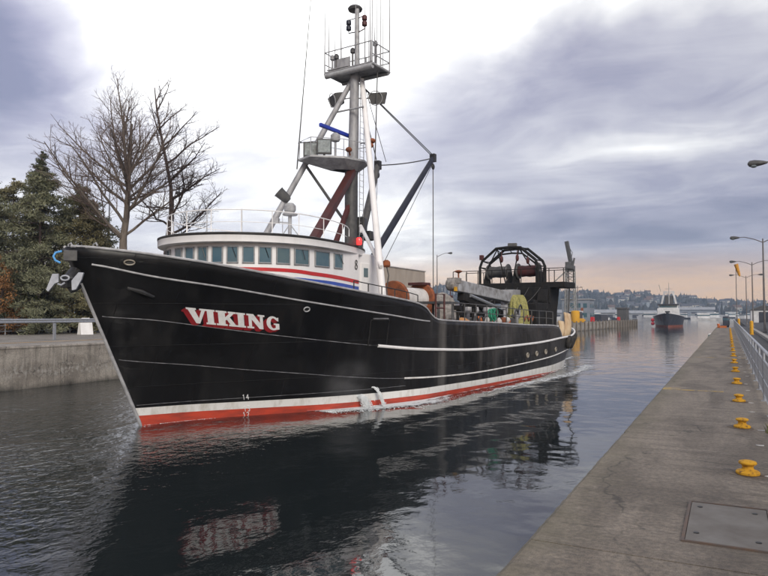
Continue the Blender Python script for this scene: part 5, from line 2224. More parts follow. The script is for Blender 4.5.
def conifer(loc, h, rad, m, label, seed, tiers=22, gap=.25, per=58, size=.17, trunk_m='bark_dark', bare=.08, taper=.8, spread=1.0):
    rng = np.random.default_rng(seed)
    rnd = random.Random(seed)
    t = empty('conifer_tree', loc)
    tag(t, label, 'tree', 'evergreens on the far bank')
    mb = MB()
    mb.tube([(0, 0, 0), (rnd.gauss(0, .1), rnd.gauss(0, .1), h * .5), (0, 0, h)], [.035 * h * .45, .02 * h * .5, .03], 8)
    cs, rs = [], []
    for k in range(tiers):
        f = bare + (1 - bare) * k / tiers
        z = h * f
        rr = (rad * (1 - f) ** (.75 * taper) if spread < 1 else rad * (1 - f ** 2.2) ** .75) * rnd.uniform(.7, 1.1) + .15
        nb = max(3, int(3 + rr * 1.6))
        for j in range(nb):
            if rnd.random() < gap:
                continue
            a = rnd.uniform(0, 6.283)
            L_ = rr * rnd.uniform(.65, 1.1)
            droop = rnd.uniform(.05, .30) * L_
            e = Vector((math.cos(a) * L_, math.sin(a) * L_, z - droop + rnd.uniform(0, .3)))
            mb.tube([(0, 0, z), (e.x * .5, e.y * .5, z - droop * .25), e], [.045, .03, .012], 4, cap=False)
            for q in (.4, .62, .82, 1.0):
                cs.append((e.x * q, e.y * q, z + (e.z - z) * q + rnd.uniform(-.1, .1)))
                rs.append((.42 + .12 * L_ * (1.15 - q) + rnd.uniform(0, .35)) * spread)
    for q in range(5):
        cs.append((0, 0, h - .1 - .45 * q))
        rs.append(.14 + .06 * q)
    mb.build('trunk', M[trunk_m], t, True, fix=False)
    leaf_mesh('crown', leaf_cloud(rng, cs, rs, per, size, .55, .15), M[m], t)
    return t


con = [((-54.6, 38.6), 16.4, 2.3, 'needle_dark', 'thin spiky conifer whose top stands highest above the evergreens', 1, dict(gap=.3, tiers=30, size=.14, spread=.7)),
       ((-61.5, 37.0), 15.4, 6.0, 'needle_grey', 'broad grey-green evergreen at the left edge of the picture', 2, dict(gap=.25)),
       ((-53.4, 37.6), 14.6, 5.2, 'needle_grey', 'grey-green feathery evergreen left of the big bare tree', 3, dict(gap=.3)),
       ((-52.3, 41.2), 12.8, 3.8, 'needle_olive', 'olive evergreen nearest the trunk of the big bare tree', 4, dict(gap=.35)),
       ((-58.0, 34.0), 12.0, 5.0, 'needle_dark', 'dark evergreen standing low behind the guard rail at far left', 6, dict(gap=.18)),
       ((-64.5, 42.5), 15.6, 5.4, 'needle_olive', 'olive evergreen half hidden behind the left-edge evergreen', 7, dict(gap=.35)),
       ((-56.6, 44.0), 14.6, 5.2, 'needle_grey', 'hazy grey evergreen behind the thin spiky conifer', 8, dict(gap=.35)),
       ((-60.3, 31.0), 10.2, 4.2, 'needle_dark', 'squat dark evergreen at the very left edge above the railing', 9, dict(gap=.2))]
for (x, y), h, r_, m, lab, sd, kw in con:
    conifer((x, y, 2.26), h, r_, m, lab, sd, **kw)


def shrub(loc, h, rad, m, label, seed, per=60, size=.14, n=26):
    rng = np.random.default_rng(seed)
    rnd = random.Random(seed)
    t = empty('shrub', loc)
    tag(t, label, 'shrub', 'shrubs under the trees on the far bank')
    mb = MB()
    cs, rs = [], []
    for k in range(n):
        a = rnd.uniform(0, 6.283)
        q = rnd.uniform(.1, 1) ** .5
        zz = h * rnd.uniform(.12, 1.0)
        e = (rad * q * math.cos(a) * (1.1 - .5 * zz / h), rad * q * math.sin(a) * (1.1 - .5 * zz / h), zz)
        cs.append(e)
        rs.append(rnd.uniform(.35, .75))
        if k % 2 == 0:
            mb.tube([(e[0] * .1, e[1] * .1, 0), (e[0] * .6, e[1] * .6, zz * .6), e], [.05, .03, .01], 4, cap=False)
    mb.build('stem', M['bark_dark'], t, True, fix=False)
    leaf_mesh('foliage', leaf_cloud(rng, cs, rs, per, size, .8), M[m], t)
    return t


shr = [((-53.3, 29.6), 5.2, 2.0, 'leaf_rust', 'rust-brown shrub low at the left behind the railing'),
       ((-54.2, 34.0), 5.0, 2.4, 'needle_dark', 'dark tall shrub under the grey-green evergreens'),
       ((-56.8, 29.0), 5.2, 2.2, 'needle_dark', 'dark shrub at the left edge under the squat evergreen'),
       ((-53.6, 38.0), 3.2, 2.0, 'leaf_green', 'bright green shrub behind the white folding sign'),
       ((-52.9, 33.2), 6.6, 1.7, 'leaf_rust', 'tall orange-brown shrub among the dark evergreens'),
       ((-54.0, 41.5), 4.6, 2.3, 'needle_dark', 'dark shrub just left of the bow under the trees'),
       ((-54.5, 45.5), 4.6, 2.6, 'needle_dark', 'dark shrub behind the bow at the foot of the big bare tree'),
       ((-53.4, 35.4), 2.2, 1.6, 'leaf_rust', 'small russet shrub left of the white folding sign'),
       ((-57.5, 39.5), 7.5, 2.6, 'needle_dark', 'tall dark evergreen shrub deep among the conifers')]
for k, ((x, y), h, r_, m, lab) in enumerate(shr):
    shrub((x, y, 2.26), h, r_, m, lab, 60 + k, n=34)

# ================================================================== middle distance: guide pier, crane tower, its clutter
pier = empty('guide_pier', (0, 0, 0))
tag(pier, 'low timber and concrete guide pier beyond the stern of the trawler', 'pier')
PA, PB = Vector((-31.4, 150)), Vector((-26.9, 236))
for k in range(10):
    a, c = PA.lerp(PB, k / 10 + .003), PA.lerp(PB, (k + 1) / 10 - .003)
    d = (c - a).normalized()
    nrm = Vector((-d.y, d.x)) * 9
    mb = MB()
    poly = [(a.x, a.y), (c.x, c.y), (c.x + nrm.x, c.y + nrm.y), (a.x + nrm.x, a.y + nrm.y)]
    mb.prism(poly, -.6, 1.95 if k % 3 else 1.85)
    mb.build('pier_section', M['wall_conc'] if k < 6 else M['wood'], pier)
pm = MB()
pm.tube([(0, 0, -.5), (0, 0, 2.35)], .16, 8)
p0 = pm.build('fender_pile', M['wood'], pier)
for k in range(22):
    q = PA.lerp(PB, (k + .5) / 22)
    p = p0 if k == 0 else p0.copy()
    if k:
        COL.objects.link(p)
    p.location = (q.x + .18, q.y, 0)

tw = empty('crane_tower', (-36.2, 175, 1.9))
tag(tw, 'white lattice crane tower rising behind the stern gantry', 'crane')
M['lattice'] = mat('grey_lattice', (0.27, 0.27, 0.26), (0.18, 0.18, 0.17), 2, 0.6)
mb = MB()
W = 1.25
for sx in (-1, 1):
    for sy in (-1, 1):
        mb.tube([(sx * W, sy * W, 0), (sx * W * .8, sy * W * .8, 13.2)], .17, 6)
mb.build('corner_leg', M['lattice'], tw)
mb = MB()
for k in range(9):
    z0, z1 = 13.2 * k / 9, 13.2 * (k + 1) / 9
    f0, f1 = W * (1 - .2 * k / 9), W * (1 - .2 * (k + 1) / 9)
    for (ax, ay), (bx, by) in (((-1, -1), (1, -1)), ((1, -1), (1, 1)), ((1, 1), (-1, 1)), ((-1, 1), (-1, -1))):
        mb.tube([(ax * f0, ay * f0, z0), (bx * f1, by * f1, z1)], .08, 5)
        mb.tube([(ax * f1, ay * f1, z1), (bx * f1, by * f1, z1)], .08, 5)
mb.build('lattice', M['lattice'], tw)
mb = MB()
mb.box((0, 0, 13.9), (2.2, 2.2, 1.4))
mb.box((-.4, 0, 15.0), (1.5, 1.4, 1.2))
mb.build('slewing_head', M['dark_grey'], tw, bevel=.1)
mb = MB()
mb.beam((.4, 0, 14.2), (-.9, .3, 21.0), .8, .9)
mb.beam((.6, 0, 14.0), (1.1, 0, 16.6), .4, .4)
mb.build('jib', M['dark_grey'], tw, bevel=.05)
mb = MB()
mb.tube([(.1, .1, 15.5), (.6, .2, 18.0), (-.6, .3, 19.9)], .08, 5)
mb.build('hoist_cable', M['wire'], tw)
mb = MB()
mb.beam((-.9, -.6, 13.2), (-6.0, -1, 8.6), .3, .3)
mb.build('tower_brace', M['lattice'], tw)

of = empty('control_house', (-37.0, 189, 1.9))
tag(of, 'pale blue-grey two-storey control house beside the crane tower', 'building')
M['pale_blue'] = mat('pale_blue_siding', (0.22, 0.25, 0.29), (0.16, 0.18, 0.215), 1, 0.7)
mb = MB()
mb.box((0, 0, 3.0), (7.4, 7, 6))
mb.build('wall', M['pale_blue'], of)
mb = MB()
mb.box((0, 0, 6.12), (8.0, 7.6, .24))
mb.build('roof', M['grey_paint'], of)
for z in (1.8, 4.4):
    for k in range(4):
        mb = MB()
        mb.box((-2.6 + 1.7 * k, -3.52, z), (1.0, .08, 1.2))
        mb.build('window', M['glass'], of)
    for k in range(3):
        mb = MB()
        mb.box((3.72, -2.2 + 2.2 * k, z), (.08, 1.2, 1.2))
        mb.build('window', M['glass'], of)
mb = MB()
mb.box((1.75, -3.62, 3.1), (.6, .2, 1.4))
mb.build('rust_panel', M['rust'], of)

mb = MB()
mb.lathe([(.2, 0), (.95, .05), (1.0, .3), (1.0, 2.5), (.9, 2.75), (.2, 2.85)], 20)
o = mb.build('storage_tank', M['yellow'], None, True)
o.location = (-32.0, 160, 1.97)
tag(o, 'bright yellow upright tank at the near end of the guide pier', 'tank')
mb = MB()
mb.box((0, 0, .35), (2.0, 1.6, .7))
mb.box((0, 0, .8), (1.4, 1.2, .3))
o = mb.build('equipment_box', M['yellow'], None, bevel=.1)
o.location = (-31.9, 166, 1.97)
tag(o, 'low yellow equipment box beside the yellow tank', 'box')


def work_boat(loc, rz, L_, hullm, cabm, label, mast=4.0, cat='boat', group=None, cabin=(.0, .35, 1.6), flare=.9):
    t = empty('moored_boat', loc, rz)
    tag(t, label, cat, group)
    mb = MB()
    n = 10
    B = L_ * .16
    vs = []
    for i in range(n + 1):
        f = i / n
        w = B * (math.sin(math.pi * min(1, f * 1.2 + .0) * .5) if f < .8 else 1 - (f - .8) * .6)
        sh = .09 * L_ * (1 + .7 * (1 - f) ** 2)
        vs += [(-w, f * L_ - L_ / 2 - sh * .25 * (1 - f), sh), (-w * flare * .8, f * L_ - L_ / 2, -.3), (w * flare * .8, f * L_ - L_ / 2, -.3), (w, f * L_ - L_ / 2 - sh * .25 * (1 - f), sh)]
    fs = []
    for i in range(n):
        for k in range(3):
            fs.append((4 * i + k, 4 * i + k + 1, 4 * i + 5 + k, 4 * i + 4 + k))
        fs.append((4 * i + 3, 4 * i, 4 * i + 4, 4 * i + 7))
    fs += [(0, 1, 2, 3), (4 * n + 3, 4 * n + 2, 4 * n + 1, 4 * n)]
    mb.add(vs, fs)
    mb.build('hull', hullm, t)
    mb = MB()
    ch = cabin[2]
    mb.box((0, cabin[0] * L_, .09 * L_ + ch / 2), (B * 1.3, cabin[1] * L_, ch))
    cb = mb.build('cabin', cabm, t, bevel=.1)
    mb = MB()
    mb.box((0, cabin[0] * L_, .09 * L_ + ch * .68), (B * 1.34, cabin[1] * L_ * 1.02, ch * .28))
    mb.build('window_band', M['glass'], cb)
    if mast:
        mb = MB()
        mb.tube([(0, 0, .09 * L_), (0, 0, .09 * L_ + mast)], [.09, .05], 6)
        mb.tube([(-B * .5, 0, .09 * L_ + mast * .7), (B * .5, 0, .09 * L_ + mast * .7)], .04, 5)
        mb.build('mast', M['grey_paint'], t)
    return t


M['boat_white'] = mat('boat_white', (0.66, 0.66, 0.66), (0.5, 0.5, 0.5), 1, 0.4)
M['boat_dark'] = mat('boat_dark', (0.03, 0.035, 0.05), (0.05, 0.05, 0.06), 1, 0.4)
# clutter on the pier
def pier_thing(name, f, back, size, m, label, cat, hat=None):
    q = PA.lerp(PB, f)
    mb = MB()
    mb.box((0, 0, size[2] / 2), size)
    if hat:
        mb.box((0, 0, size[2] + hat[2] / 2 + .002), hat)
    o = mb.build(name, m, None, bevel=.08)
    o.location = (q.x - back, q.y, 1.97)
    o.rotation_euler = (0, 0, R(-3))
    tag(o, label, cat)
    return o


pier_thing('dumpster', .20, 3, (2.2, 6, 2.3), M['boat_dark'], 'dark steel container on the guide pier next to the yellow tank', 'container', (2.0, 5.6, .3))
pier_thing('crate', .36, 2.0, (.9, 1.3, 1.1), M['red_paint'], 'red crate in the middle of the guide pier', 'crate', (.8, 1.2, .15))
pier_thing('dumpster', .55, 3.5, (2.4, 9, 1.6), M['boat_dark'], 'long low dark container on the guide pier', 'container', (2.2, 8, .25))
pier_thing('crate', .77, 2.2, (.8, 1.3, 1.0), M['red_paint'], 'red crate near the outer end of the guide pier', 'crate', (.7, 1.2, .12))
pier_thing('gangway_hut', .90, 3.0, (3.0, 4.2, 3.6), M['dark_grey'], 'small dark hut at the outer end of the guide pier', 'hut', (3.4, 4.6, .5))
mb = MB()
mb.tube([(0, 0, 0), (0, 0, 9.0)], .09, 6)
mb.tube([(-.9, 0, 8.6), (.9, 0, 8.6)], .05, 5)
mb.box((-.9, 0, 8.65), (.5, .3, .2))
mb.box((.9, 0, 8.65), (.5, .3, .2))
o = mb.build('light_mast', M['lamp_steel'], None)
o.location = (-33, 168, 1.95)
tag(o, 'thin light mast standing on the guide pier', 'mast')
w1 = work_boat((-36.5, 185, 0), R(4), 15, M['maroon'], M['boat_white'], 'maroon and white boat lying behind the guide pier', 0, cabin=(-.1, .4, 2.6))
w1.location.z = .9
w2 = work_boat((-37.5, 215, 0), R(4), 18, M['boat_white'], M['boat_white'], 'white boat with raised bow lying behind the outer guide pier', 0, cabin=(.1, .3, 1.8))
w2.location.z = .9

# ---- second fishing boat approaching
fb = empty('fishing_boat', (-16.6, 222, 0), R(2.5))
tag(fb, 'approaching fishing boat with dark hull and white cabin seen bow-on in mid-canal', 'fishing boat')
mb = MB()
n = 14
vs = []
for i in range(n + 1):
    f = i / n
    wt = 4.6 * (math.sin(min(1, f * 2.1 + .04) * math.pi / 2) ** .8 if f < .5 else 1 - .25 * (f - .5))
    wb = 4.1 * (math.sin(min(1, f * 1.7) * math.pi / 2) if f < .6 else 1 - .3 * (f - .6))
    zt = 2.6 + 1.6 * (1 - f) ** 2.2
    for z, g in ((-.5, 0), (.55, .25), (zt, 1)):
        w = wb + (wt - wb) * g
        y = f * 26 - (2.2 * (1 - f) * g)
        vs.append((w, y, z))
    for z, g in ((zt, 1), (.55, .25), (-.5, 0)):
        w = wb + (wt - wb) * g
        y = f * 26 - (2.2 * (1 - f) * g)
        vs.append((-w, y, z))
mb2 = MB()
mb2.v = vs
for i in range(n):
    for k in range(5):
        mb2.f.append((6 * i + k, 6 * i + 6 + k, 6 * i + 7 + k, 6 * i + k + 1))
        mb2.m.append(1 if k in (0, 4) else 0)
mb2.f.append(tuple(range(6)))
mb2.m.append(0)
mb2.f.append(tuple(6 * n + k for k in reversed(range(6))))
mb2.m.append(0)
M['boat_red'] = mat('faded_antifouling', (0.30, 0.10, 0.07), (0.2, 0.07, 0.05), 1, 0.6)
mb2.build('hull', [M['boat_dark'], M['boat_red']], fb)
mb = MB()
for sx in (1, -1):
    mb.tube([(sx * vs[6 * i + 2][0], vs[6 * i + 2][1], vs[6 * i + 2][2] + .1) for i in range(n + 1)], .16, 6)
mb.build('bulwark_cap', M['boat_white'], fb, True)
mb = MB()
mb.box((0, 10.5, 4.3), (6.4, 9, 3.0))
mb.box((0, 10.0, 6.3), (5.6, 6, 1.2))
c1 = mb.build('cabin', M['boat_white'], fb, bevel=.15)
mb = MB()
mb.box((0, 6.94, 6.45), (5.2, .1, .75))
mb.build('window_band', M['glass'], c1)
mb = MB()
mb.box((0, 9.8, 7.05), (6.2, 7, .3))
mb.build('cabin_roof', M['boat_dark'], c1)
mb = MB()
for sx in (-1, 1):
    mb.beam((sx * 2.6, 15, 5.5), (sx * 1.3, 15, 11.2), .55, .55)
mb.box((0, 15, 11.2), (3.4, .6, .5))
mb.build('a_frame', M['boat_white'], fb)
mb = MB()
mb.box((0, 15.4, 8.2), (2.6, .6, 3.6))
mb.build('net_reel', M['dark_grey'], fb, bevel=.2)
mb = MB()
mb.tube([(.1, 13, 7), (.1, 13, 14.2)], [.18, .08], 8)
mb.tube([(-1.0, 13, 12.2), (1.2, 13, 12.2)], .08, 6)
mb.tube([(-2.4, 14.4, 11.4), (-2.9, 14.4, 13.6)], .12, 6)
mb.build('mast', M['grey_paint'], fb)
mb = MB()
mb.box((0, .6, 4.5), (1.4, 1.2, .8))
mb.build('bow_winch', M['black_paint'], fb, bevel=.1)
M['buoy_red'] = mat('red_buoy', (0.62, 0.03, 0.05), (0.48, 0.03, 0.05), 1, 0.5)
for z in (1.0, 2.1):
    mb = MB()
    mb.sphere((0, 0, 0), .55, 12, 8)
    o = mb.build('buoy_fender', M['buoy_red'], None, True)
    o.location = (-21.2, 225.5, z)
    tag(o, 'round red buoy fender hung on the side of the approaching fishing boat, %s' % ('lower one' if z < 2 else 'upper one'), 'fender', 'red buoys on the approaching boat')

# ---- end of the right quay: moored boats, cars, sheds
work_boat((-1.9, 101, 0), R(175), 5, M['boat_white'], M['boat_white'], 'small white motorboat moored past the end of the walkway', 0, cabin=(-.05, .35, .9))
work_boat((-.6, 230, 0), R(170), 7, M['boat_dark'], M['boat_dark'], 'dark tug-like boat moored beyond the end of the walkway', 3.0, cabin=(.0, .4, 2.6))
mb = MB()
mb.lathe([(.14, 0), (.16, .04), (.12, .3), (.18, .36), (.15, .5)], 12)
mb.box((.5, 0, .12), (.8, .5, .24))
o = mb.build('mooring_cleat', M['orange_paint'], None)
o.location = (-1.1, 92, QUAY)
tag(o, 'orange mooring cleat at the outer corner of the walkway', 'cleat')
mb = MB()
mb.lathe([(.05, 0), (.04, 8.0)], 8)
wsk = empty('windsock', (0.95, 94.5, 2.26))
mb.build('pole', M['lamp_steel'], wsk)
mb = MB()
mb.lathe([(.06, 0), (.16, .3), (.24, 1.5), (.26, 1.6)], 12, (.42, 0, 6.45), mtx=Matrix.Rotation(-.25, 3, 'Y'))
mb.build('sock', M['windsock'], wsk, True)
tag(wsk, 'limp orange windsock on a thin pole at the end of the walkway', 'windsock')


def car(loc, rz, m, label):
    t = empty('parked_car', loc, rz)
    tag(t, label, 'car', 'cars parked by the service road')
    mb = MB()
    prof = [(-2.1, .35), (-2.15, .75), (-1.3, .92), (-.6, 1.42), (.9, 1.46), (1.75, .98), (2.1, .9), (2.15, .4)]
    mb.prism(prof, -.85, .85, mtx=Matrix(((0, 0, 1), (1, 0, 0), (0, 1, 0))))
    mb.build('body', m, t, bevel=.08)
    mb = MB()
    mb.prism([(-1.15, .96), (-.55, 1.36), (.85, 1.40), (1.5, 1.0)], -.87, .87, mtx=Matrix(((0, 0, 1), (1, 0, 0), (0, 1, 0))))
    mb.build('windows', M['glass'], t)
    for x in (-.78, .78):
        for y in (-1.35, 1.35):
            mb = MB()
            mb.lathe([(.30, -.1), (.33, -.06), (.33, .06), (.30, .1)], 14, (x, y, .33), mtx=Matrix.Rotation(R(90), 3, 'Y'))
            mb.build('wheel', M['rubber'], t, True)
    for x in (-.6, .6):
        mb = MB()
        mb.box((x, -2.15, .68), (.36, .06, .16))
        mb.build('headlight', M['lamp_glass'], t)


M['car_white'] = mat('car_white', (0.65, 0.65, 0.66), None, 1, .25)
M['car_red'] = mat('car_dark_red', (0.25, 0.03, 0.03), None, 1, .25)
M['car_blue'] = mat('car_blue', (0.05, 0.08, 0.16), None, 1, .25)
car((4.9, 70, 2.265), R(4), M['car_white'], 'white car parked beyond the kerb, the nearest car at the right edge')
car((5.0, 79, 2.265), R(-3), M['car_red'], 'dark red car parked behind the white one at the right edge')
car((5.2, 87, 2.265), R(2), M['car_blue'], 'dark blue car parked farthest along the service road')


def shed(loc, size, wm, rm, label, doors=2):
    t = empty('shed', loc)
    tag(t, label, 'building')
    mb = MB()
    mb.box((0, 0, size[2] / 2), size)
    mb.build('wall', wm, t)
    mb = MB()
    x, y, z = size[0] / 2 + .3, size[1] / 2 + .3, size[2]
    mb.add([(-x, -y, z), (x, -y, z), (x, y, z), (-x, y, z), (0, -y, z + size[0] * .22), (0, y, z + size[0] * .22)], [(0, 1, 4), (2, 3, 5), (1, 2, 5, 4), (3, 0, 4, 5), (3, 2, 1, 0)])
    mb.build('roof', rm, t)
    for k in range(doors):
        mb = MB()
        w = size[0] / (doors + .5)
        mb.box((-size[0] / 2 + w * (k + .75), -size[1] / 2 - .03, 1.2), (w * .6, .08, 2.3))
        mb.build('door', M['boat_dark'], t)


M['roof_blue'] = mat('blue_metal_roof', (0.30, 0.40, 0.52), (0.25, 0.33, 0.44), 1, .5)
shed((20, 150, 2.1), (14, 18, 4.2), M['boat_white'], M['roof_blue'], 'white shed with pale blue roof beyond the parked cars')
shed((7.0, 172, 2.1), (5, 8, 2.8), M['boat_white'], M['dark_grey'], 'small white shed with dark roof beyond the end of the walkway', 1)
mb = MB()
mb.box((40, 200, 1.0), (75, 190, 2.2))
tag(mb.build('far_right_bank', M['asphalt']), 'low paved bank beyond the service road', 'ground', kind='structure')

# ================================================================== far shore
def ridge(az):
    """Height of the far ridge in metres (seen 1500 m off) by azimuth in degrees."""
    tab = [(-80, 66), (-40, 66), (-23, 60), (-12, 46), (-8, 41), (-4, 34), (0, 22), (5, 15), (15, 14), (40, 14)]
    return lerpt(tab, az)


M['hill'] = mat('wooded_hill', (0.045, 0.05, 0.042), (0.075, 0.07, 0.06), .02, 0.95, detail=8)
mb = MB()
azs = [-80 + 1.0 * k for k in range(121)]
rows = [(900, -2), (930, 3), (1100, .25), (1300, .72), (1500, 1.0), (1750, 1.02), (2300, .6), (2400, -.2)]
rnd = random.Random(77)
for az in azs:
    for (d, f) in rows:
        z = f if d <= 930 else ridge(az) * f * (1 + .06 * math.sin(az * 1.7) + .04 * math.sin(az * 4.1))
        mb.v.append((d * math.sin(R(az)), d * math.cos(R(az)), z))
n = len(rows)
mb.f = [(i * n + k, (i + 1) * n + k, (i + 1) * n + k + 1, i * n + k + 1) for i in range(len(azs) - 1) for k in range(n - 1)]
mb.m = [0] * len(mb.f)
tag(mb.build('hills', M['hill'], None, True), 'wooded hillside across the far water', 'hills', kind='structure')


def hill_z(az, d):
    h = ridge(az) * (1 + .06 * math.sin(az * 1.7) + .04 * math.sin(az * 4.1))
    t = [(930, 3.0 / max(h, 1)), (1100, .25), (1300, .72), (1500, 1.0), (1750, 1.02)]
    return h * lerpt(t, d)


def far_wood():
    rng = np.random.default_rng(9)
    vs, fs = [], []
    rnd = random.Random(31)
    for k in range(5200):
        az = rnd.uniform(-34, 14)
        d = 935 + 815 * rnd.random() ** .8
        z = hill_z(az, d)
        h = rnd.uniform(5, 13)
        r = rnd.uniform(2.5, 6.5)
        x, y = d * math.sin(R(az)), d * math.cos(R(az))
        o = len(vs)
        m = 6
        tall = rnd.random() < .3
        for (f, q) in ((.05, .7), (.45, 1.0 if not tall else .8), (.8, .6 if not tall else .35)):
            for j in range(m):
                a = 6.283 * j / m + f
                rr = r * q * rnd.uniform(.7, 1.25) * (.6 if tall else 1)
                vs.append((x + rr * math.cos(a), y + rr * math.sin(a), z - 1 + h * f * (1.3 if tall else 1)))
        vs.append((x, y, z - 1 + h * (1.35 if tall else 1)))
        for i in range(2):
            for j in range(m):
                j2 = (j + 1) % m
                fs.append((o + i * m + j, o + i * m + j2, o + (i + 1) * m + j2, o + (i + 1) * m + j))
        for j in range(m):
            fs.append((o + 2 * m + j, o + 2 * m + (j + 1) % m, o + 3 * m))
    mb = MB()
    mb.v, mb.f, mb.m = vs, fs, [0] * len(fs)
    M['far_leaf'] = mat('far_trees', (0.022, 0.028, 0.024), (0.055, 0.052, 0.045), .03, 0.95, detail=3)
    tag(mb.build('far_wood', M['far_leaf'], None, False, fix=False), 'mass of trees covering the far hillside', 'wood', kind='stuff')


far_wood()
house_meshes = []
for k, (wc, rc) in enumerate((((.50, .49, .47), (.10, .09, .09)), ((.38, .36, .34), (.13, .08, .06)), ((.55, .52, .47), (.07, .07, .08)), ((.30, .33, .36), (.09, .09, .1)))):
    wm = mat('house_wall_%s' % 'abcd'[k], wc, None, 1, .8)
    rm = mat('house_roof_%s' % 'abcd'[k], rc, None, 1, .8)
    mb = MB()
    w, d, h = (10, 9, 7) if k % 2 else (13, 10, 6)
    mb.box((0, 0, h / 2 - 2), (w, d, h + 4))
    x, y = w / 2 + .6, d / 2 + .6
    mb.add([(-x, -y, h), (x, -y, h), (x, y, h), (-x, y, h), (-x, 0, h + 3.2), (x, 0, h + 3.2)], [(0, 1, 5, 4), (2, 3, 4, 5), (0, 4, 3), (1, 2, 5), (3, 2, 1, 0)], 1)
    for c in (-.3, .3):
        mb.box((c * w, -d / 2 - .05, h * .6), (w * .22, .1, 1.8), mi=2)
        mb.box((c * w, -d / 2 - .05, h * .15), (w * .22, .1, 1.8), mi=2)
    o = mb.build('hillside_house', [wm, rm, M['glass']], None)
    house_meshes.append(o)
rnd = random.Random(5)
first = [True] * 4
for k in range(70):
    az = rnd.uniform(-14, 8) if k < 60 else rnd.uniform(-24, -18)
    d = rnd.uniform(960, 1480)
    i = rnd.randrange(4)
    o = house_meshes[i] if first[i] else house_meshes[i].copy()
    if not first[i]:
        COL.objects.link(o)
    first[i] = False
    o.location = (d * math.sin(R(az)), d * math.cos(R(az)), hill_z(az, d) + rnd.uniform(1, 5))
    o.rotation_euler = (0, 0, R(-az) + rnd.uniform(-.6, .6))
    tag(o, ('off-white house with a dark roof', 'grey-brown house with a brown roof', 'cream house with a near-black roof', 'blue-grey house with a dark roof')[i] + ' among the trees on the far hillside', 'house', 'houses on the far hillside')

M['roof_grey'] = mat('pale_grey_roof', (0.30, 0.31, 0.33), (0.22, 0.23, 0.24), .3, .8)
# marina along the far shore
protos = []
for k in range(5):
    L_ = (11, 14, 18, 12, 22)[k]
    t = work_boat((0, 0, 0), 0, L_, M['boat_white'] if k != 3 else M['boat_dark'], M['boat_white'], 'white boat moored in the distant marina along the far shore' if k != 3 else 'dark-hulled boat with a white cabin in the distant marina', 10 if k in (0, 3) else 3,
                  group='boats in the distant marina', cabin=(.0, .5, 2.4 + .4 * k))
    t.name = 'marina_boat'
    protos.append(t)
rnd = random.Random(8)
for k in range(56):
    t = protos[k] if k < 5 else copy_tree(protos[rnd.randrange(5)])
    az = rnd.uniform(-15, 6) if k < 48 else rnd.uniform(-24, -15)
    d = rnd.uniform(430, 840)
    t.location = (d * math.sin(R(az)), d * math.cos(R(az)), 0)
    t.rotation_euler = (0, 0, rnd.uniform(-1.9, -1.2) if rnd.random() < .6 else rnd.uniform(0, 6.28))
for k, (az, d, w, h, m) in enumerate(((-10.6, 560, 52, 5.0, 'roof_grey'), (-7.2, 640, 46, 4.6, 'roof_grey'), (-2.2, 700, 30, 8, 'pale_blue'))):
    t = empty('boathouse', (d * math.sin(R(az)), d * math.cos(R(az)), 0), R(-az))
    tag(t, ('long pale grey boathouse on the far water left of the approaching boat', 'second pale grey boathouse directly behind the approaching boat', 'blue-grey boathouse on the far shore right of the approaching boat')[k], 'boathouse')
    mb = MB()
    mb.box((0, 0, h / 2), (w, 14, h))
    mb.build('wall', M[m], t)
    mb = MB()
    mb.prism([(-8, h), (8, h), (0, h + 2.6)], -w / 2 - 1, w / 2 + 1, mtx=Matrix(((0, 0, 1), (1, 0, 0), (0, 1, 0))))
    mb.build('roof', M['roof_grey'], t)
    for j in range(int(w / 8)):
        mb = MB()
        mb.box((-w / 2 + 5 + 8 * j, -7.05, h * .4), (5, .2, h * .62))
        mb.build('door', M['boat_dark'], t)

# ================================================================== foam, cooling-water jets
def foam():
    rnd = random.Random(15)
    mb = MB()

    def fleck(q, r, z):
        n = rnd.randint(5, 8)
        a0 = rnd.uniform(0, 6.28)
        st = rnd.uniform(.35, 1)
        an = rnd.uniform(0, 3.14)
        pts = []
        for j in range(n):
            a = a0 + 6.283 * j / n
            rr = r * rnd.uniform(.5, 1.2)
            x, y = rr * math.cos(a), rr * st * math.sin(a)
            pts.append((q[0] + x * math.cos(an) - y * math.sin(an), q[1] + x * math.sin(an) + y * math.cos(an)))
        top = SHIP_M @ Vector((q[0], q[1], 0))
        w = wave_height(top.x, top.y) + z
        c = len(mb.v)
        for (x, y) in pts:
            mb.v.append((x, y, w - .004 - .4 * z))
        mb.v.append((q[0], q[1], w + r * .25))
        for j in range(n):
            mb.f.append((c + j, c + (j + 1) % n, c + n))
            mb.m.append(0)

    # churned water below the jets, drifting aft along the side
    for k in range(3200):
        s = 6.2 + rnd.random() ** 1.5 * 12
        t = min(1, s / 39.3)
        b_ = lerpt(BW, t)
        off = .16 + abs(rnd.gauss(0, .30 + .06 * (s - 6)))
        dens = math.exp(-((s - 8.6) / 3.2) ** 2) + .12
        if rnd.random() > dens:
            continue
        fleck((b_ + off, s), rnd.uniform(.010, .034) * (1.4 if s < 10.5 else .7), rnd.uniform(.002, .015))
    for k in range(160):      # bow
        s = rnd.uniform(-.1, 2.5)
        b_ = lerpt(BW, max(0, s) / 39.3)
        fleck((b_ + .05 + abs(rnd.gauss(0, .10)), s), rnd.uniform(.008, .02), .004)
    o = mb.build('wake_foam', M['foam'], None, False, fix=False)
    o.location = SHIP_O
    o.rotation_euler = (0, 0, SHIP_RZ)
    tag(o, 'white foam churned up along the waterline of the trawler', 'foam', kind='stuff')


foam()


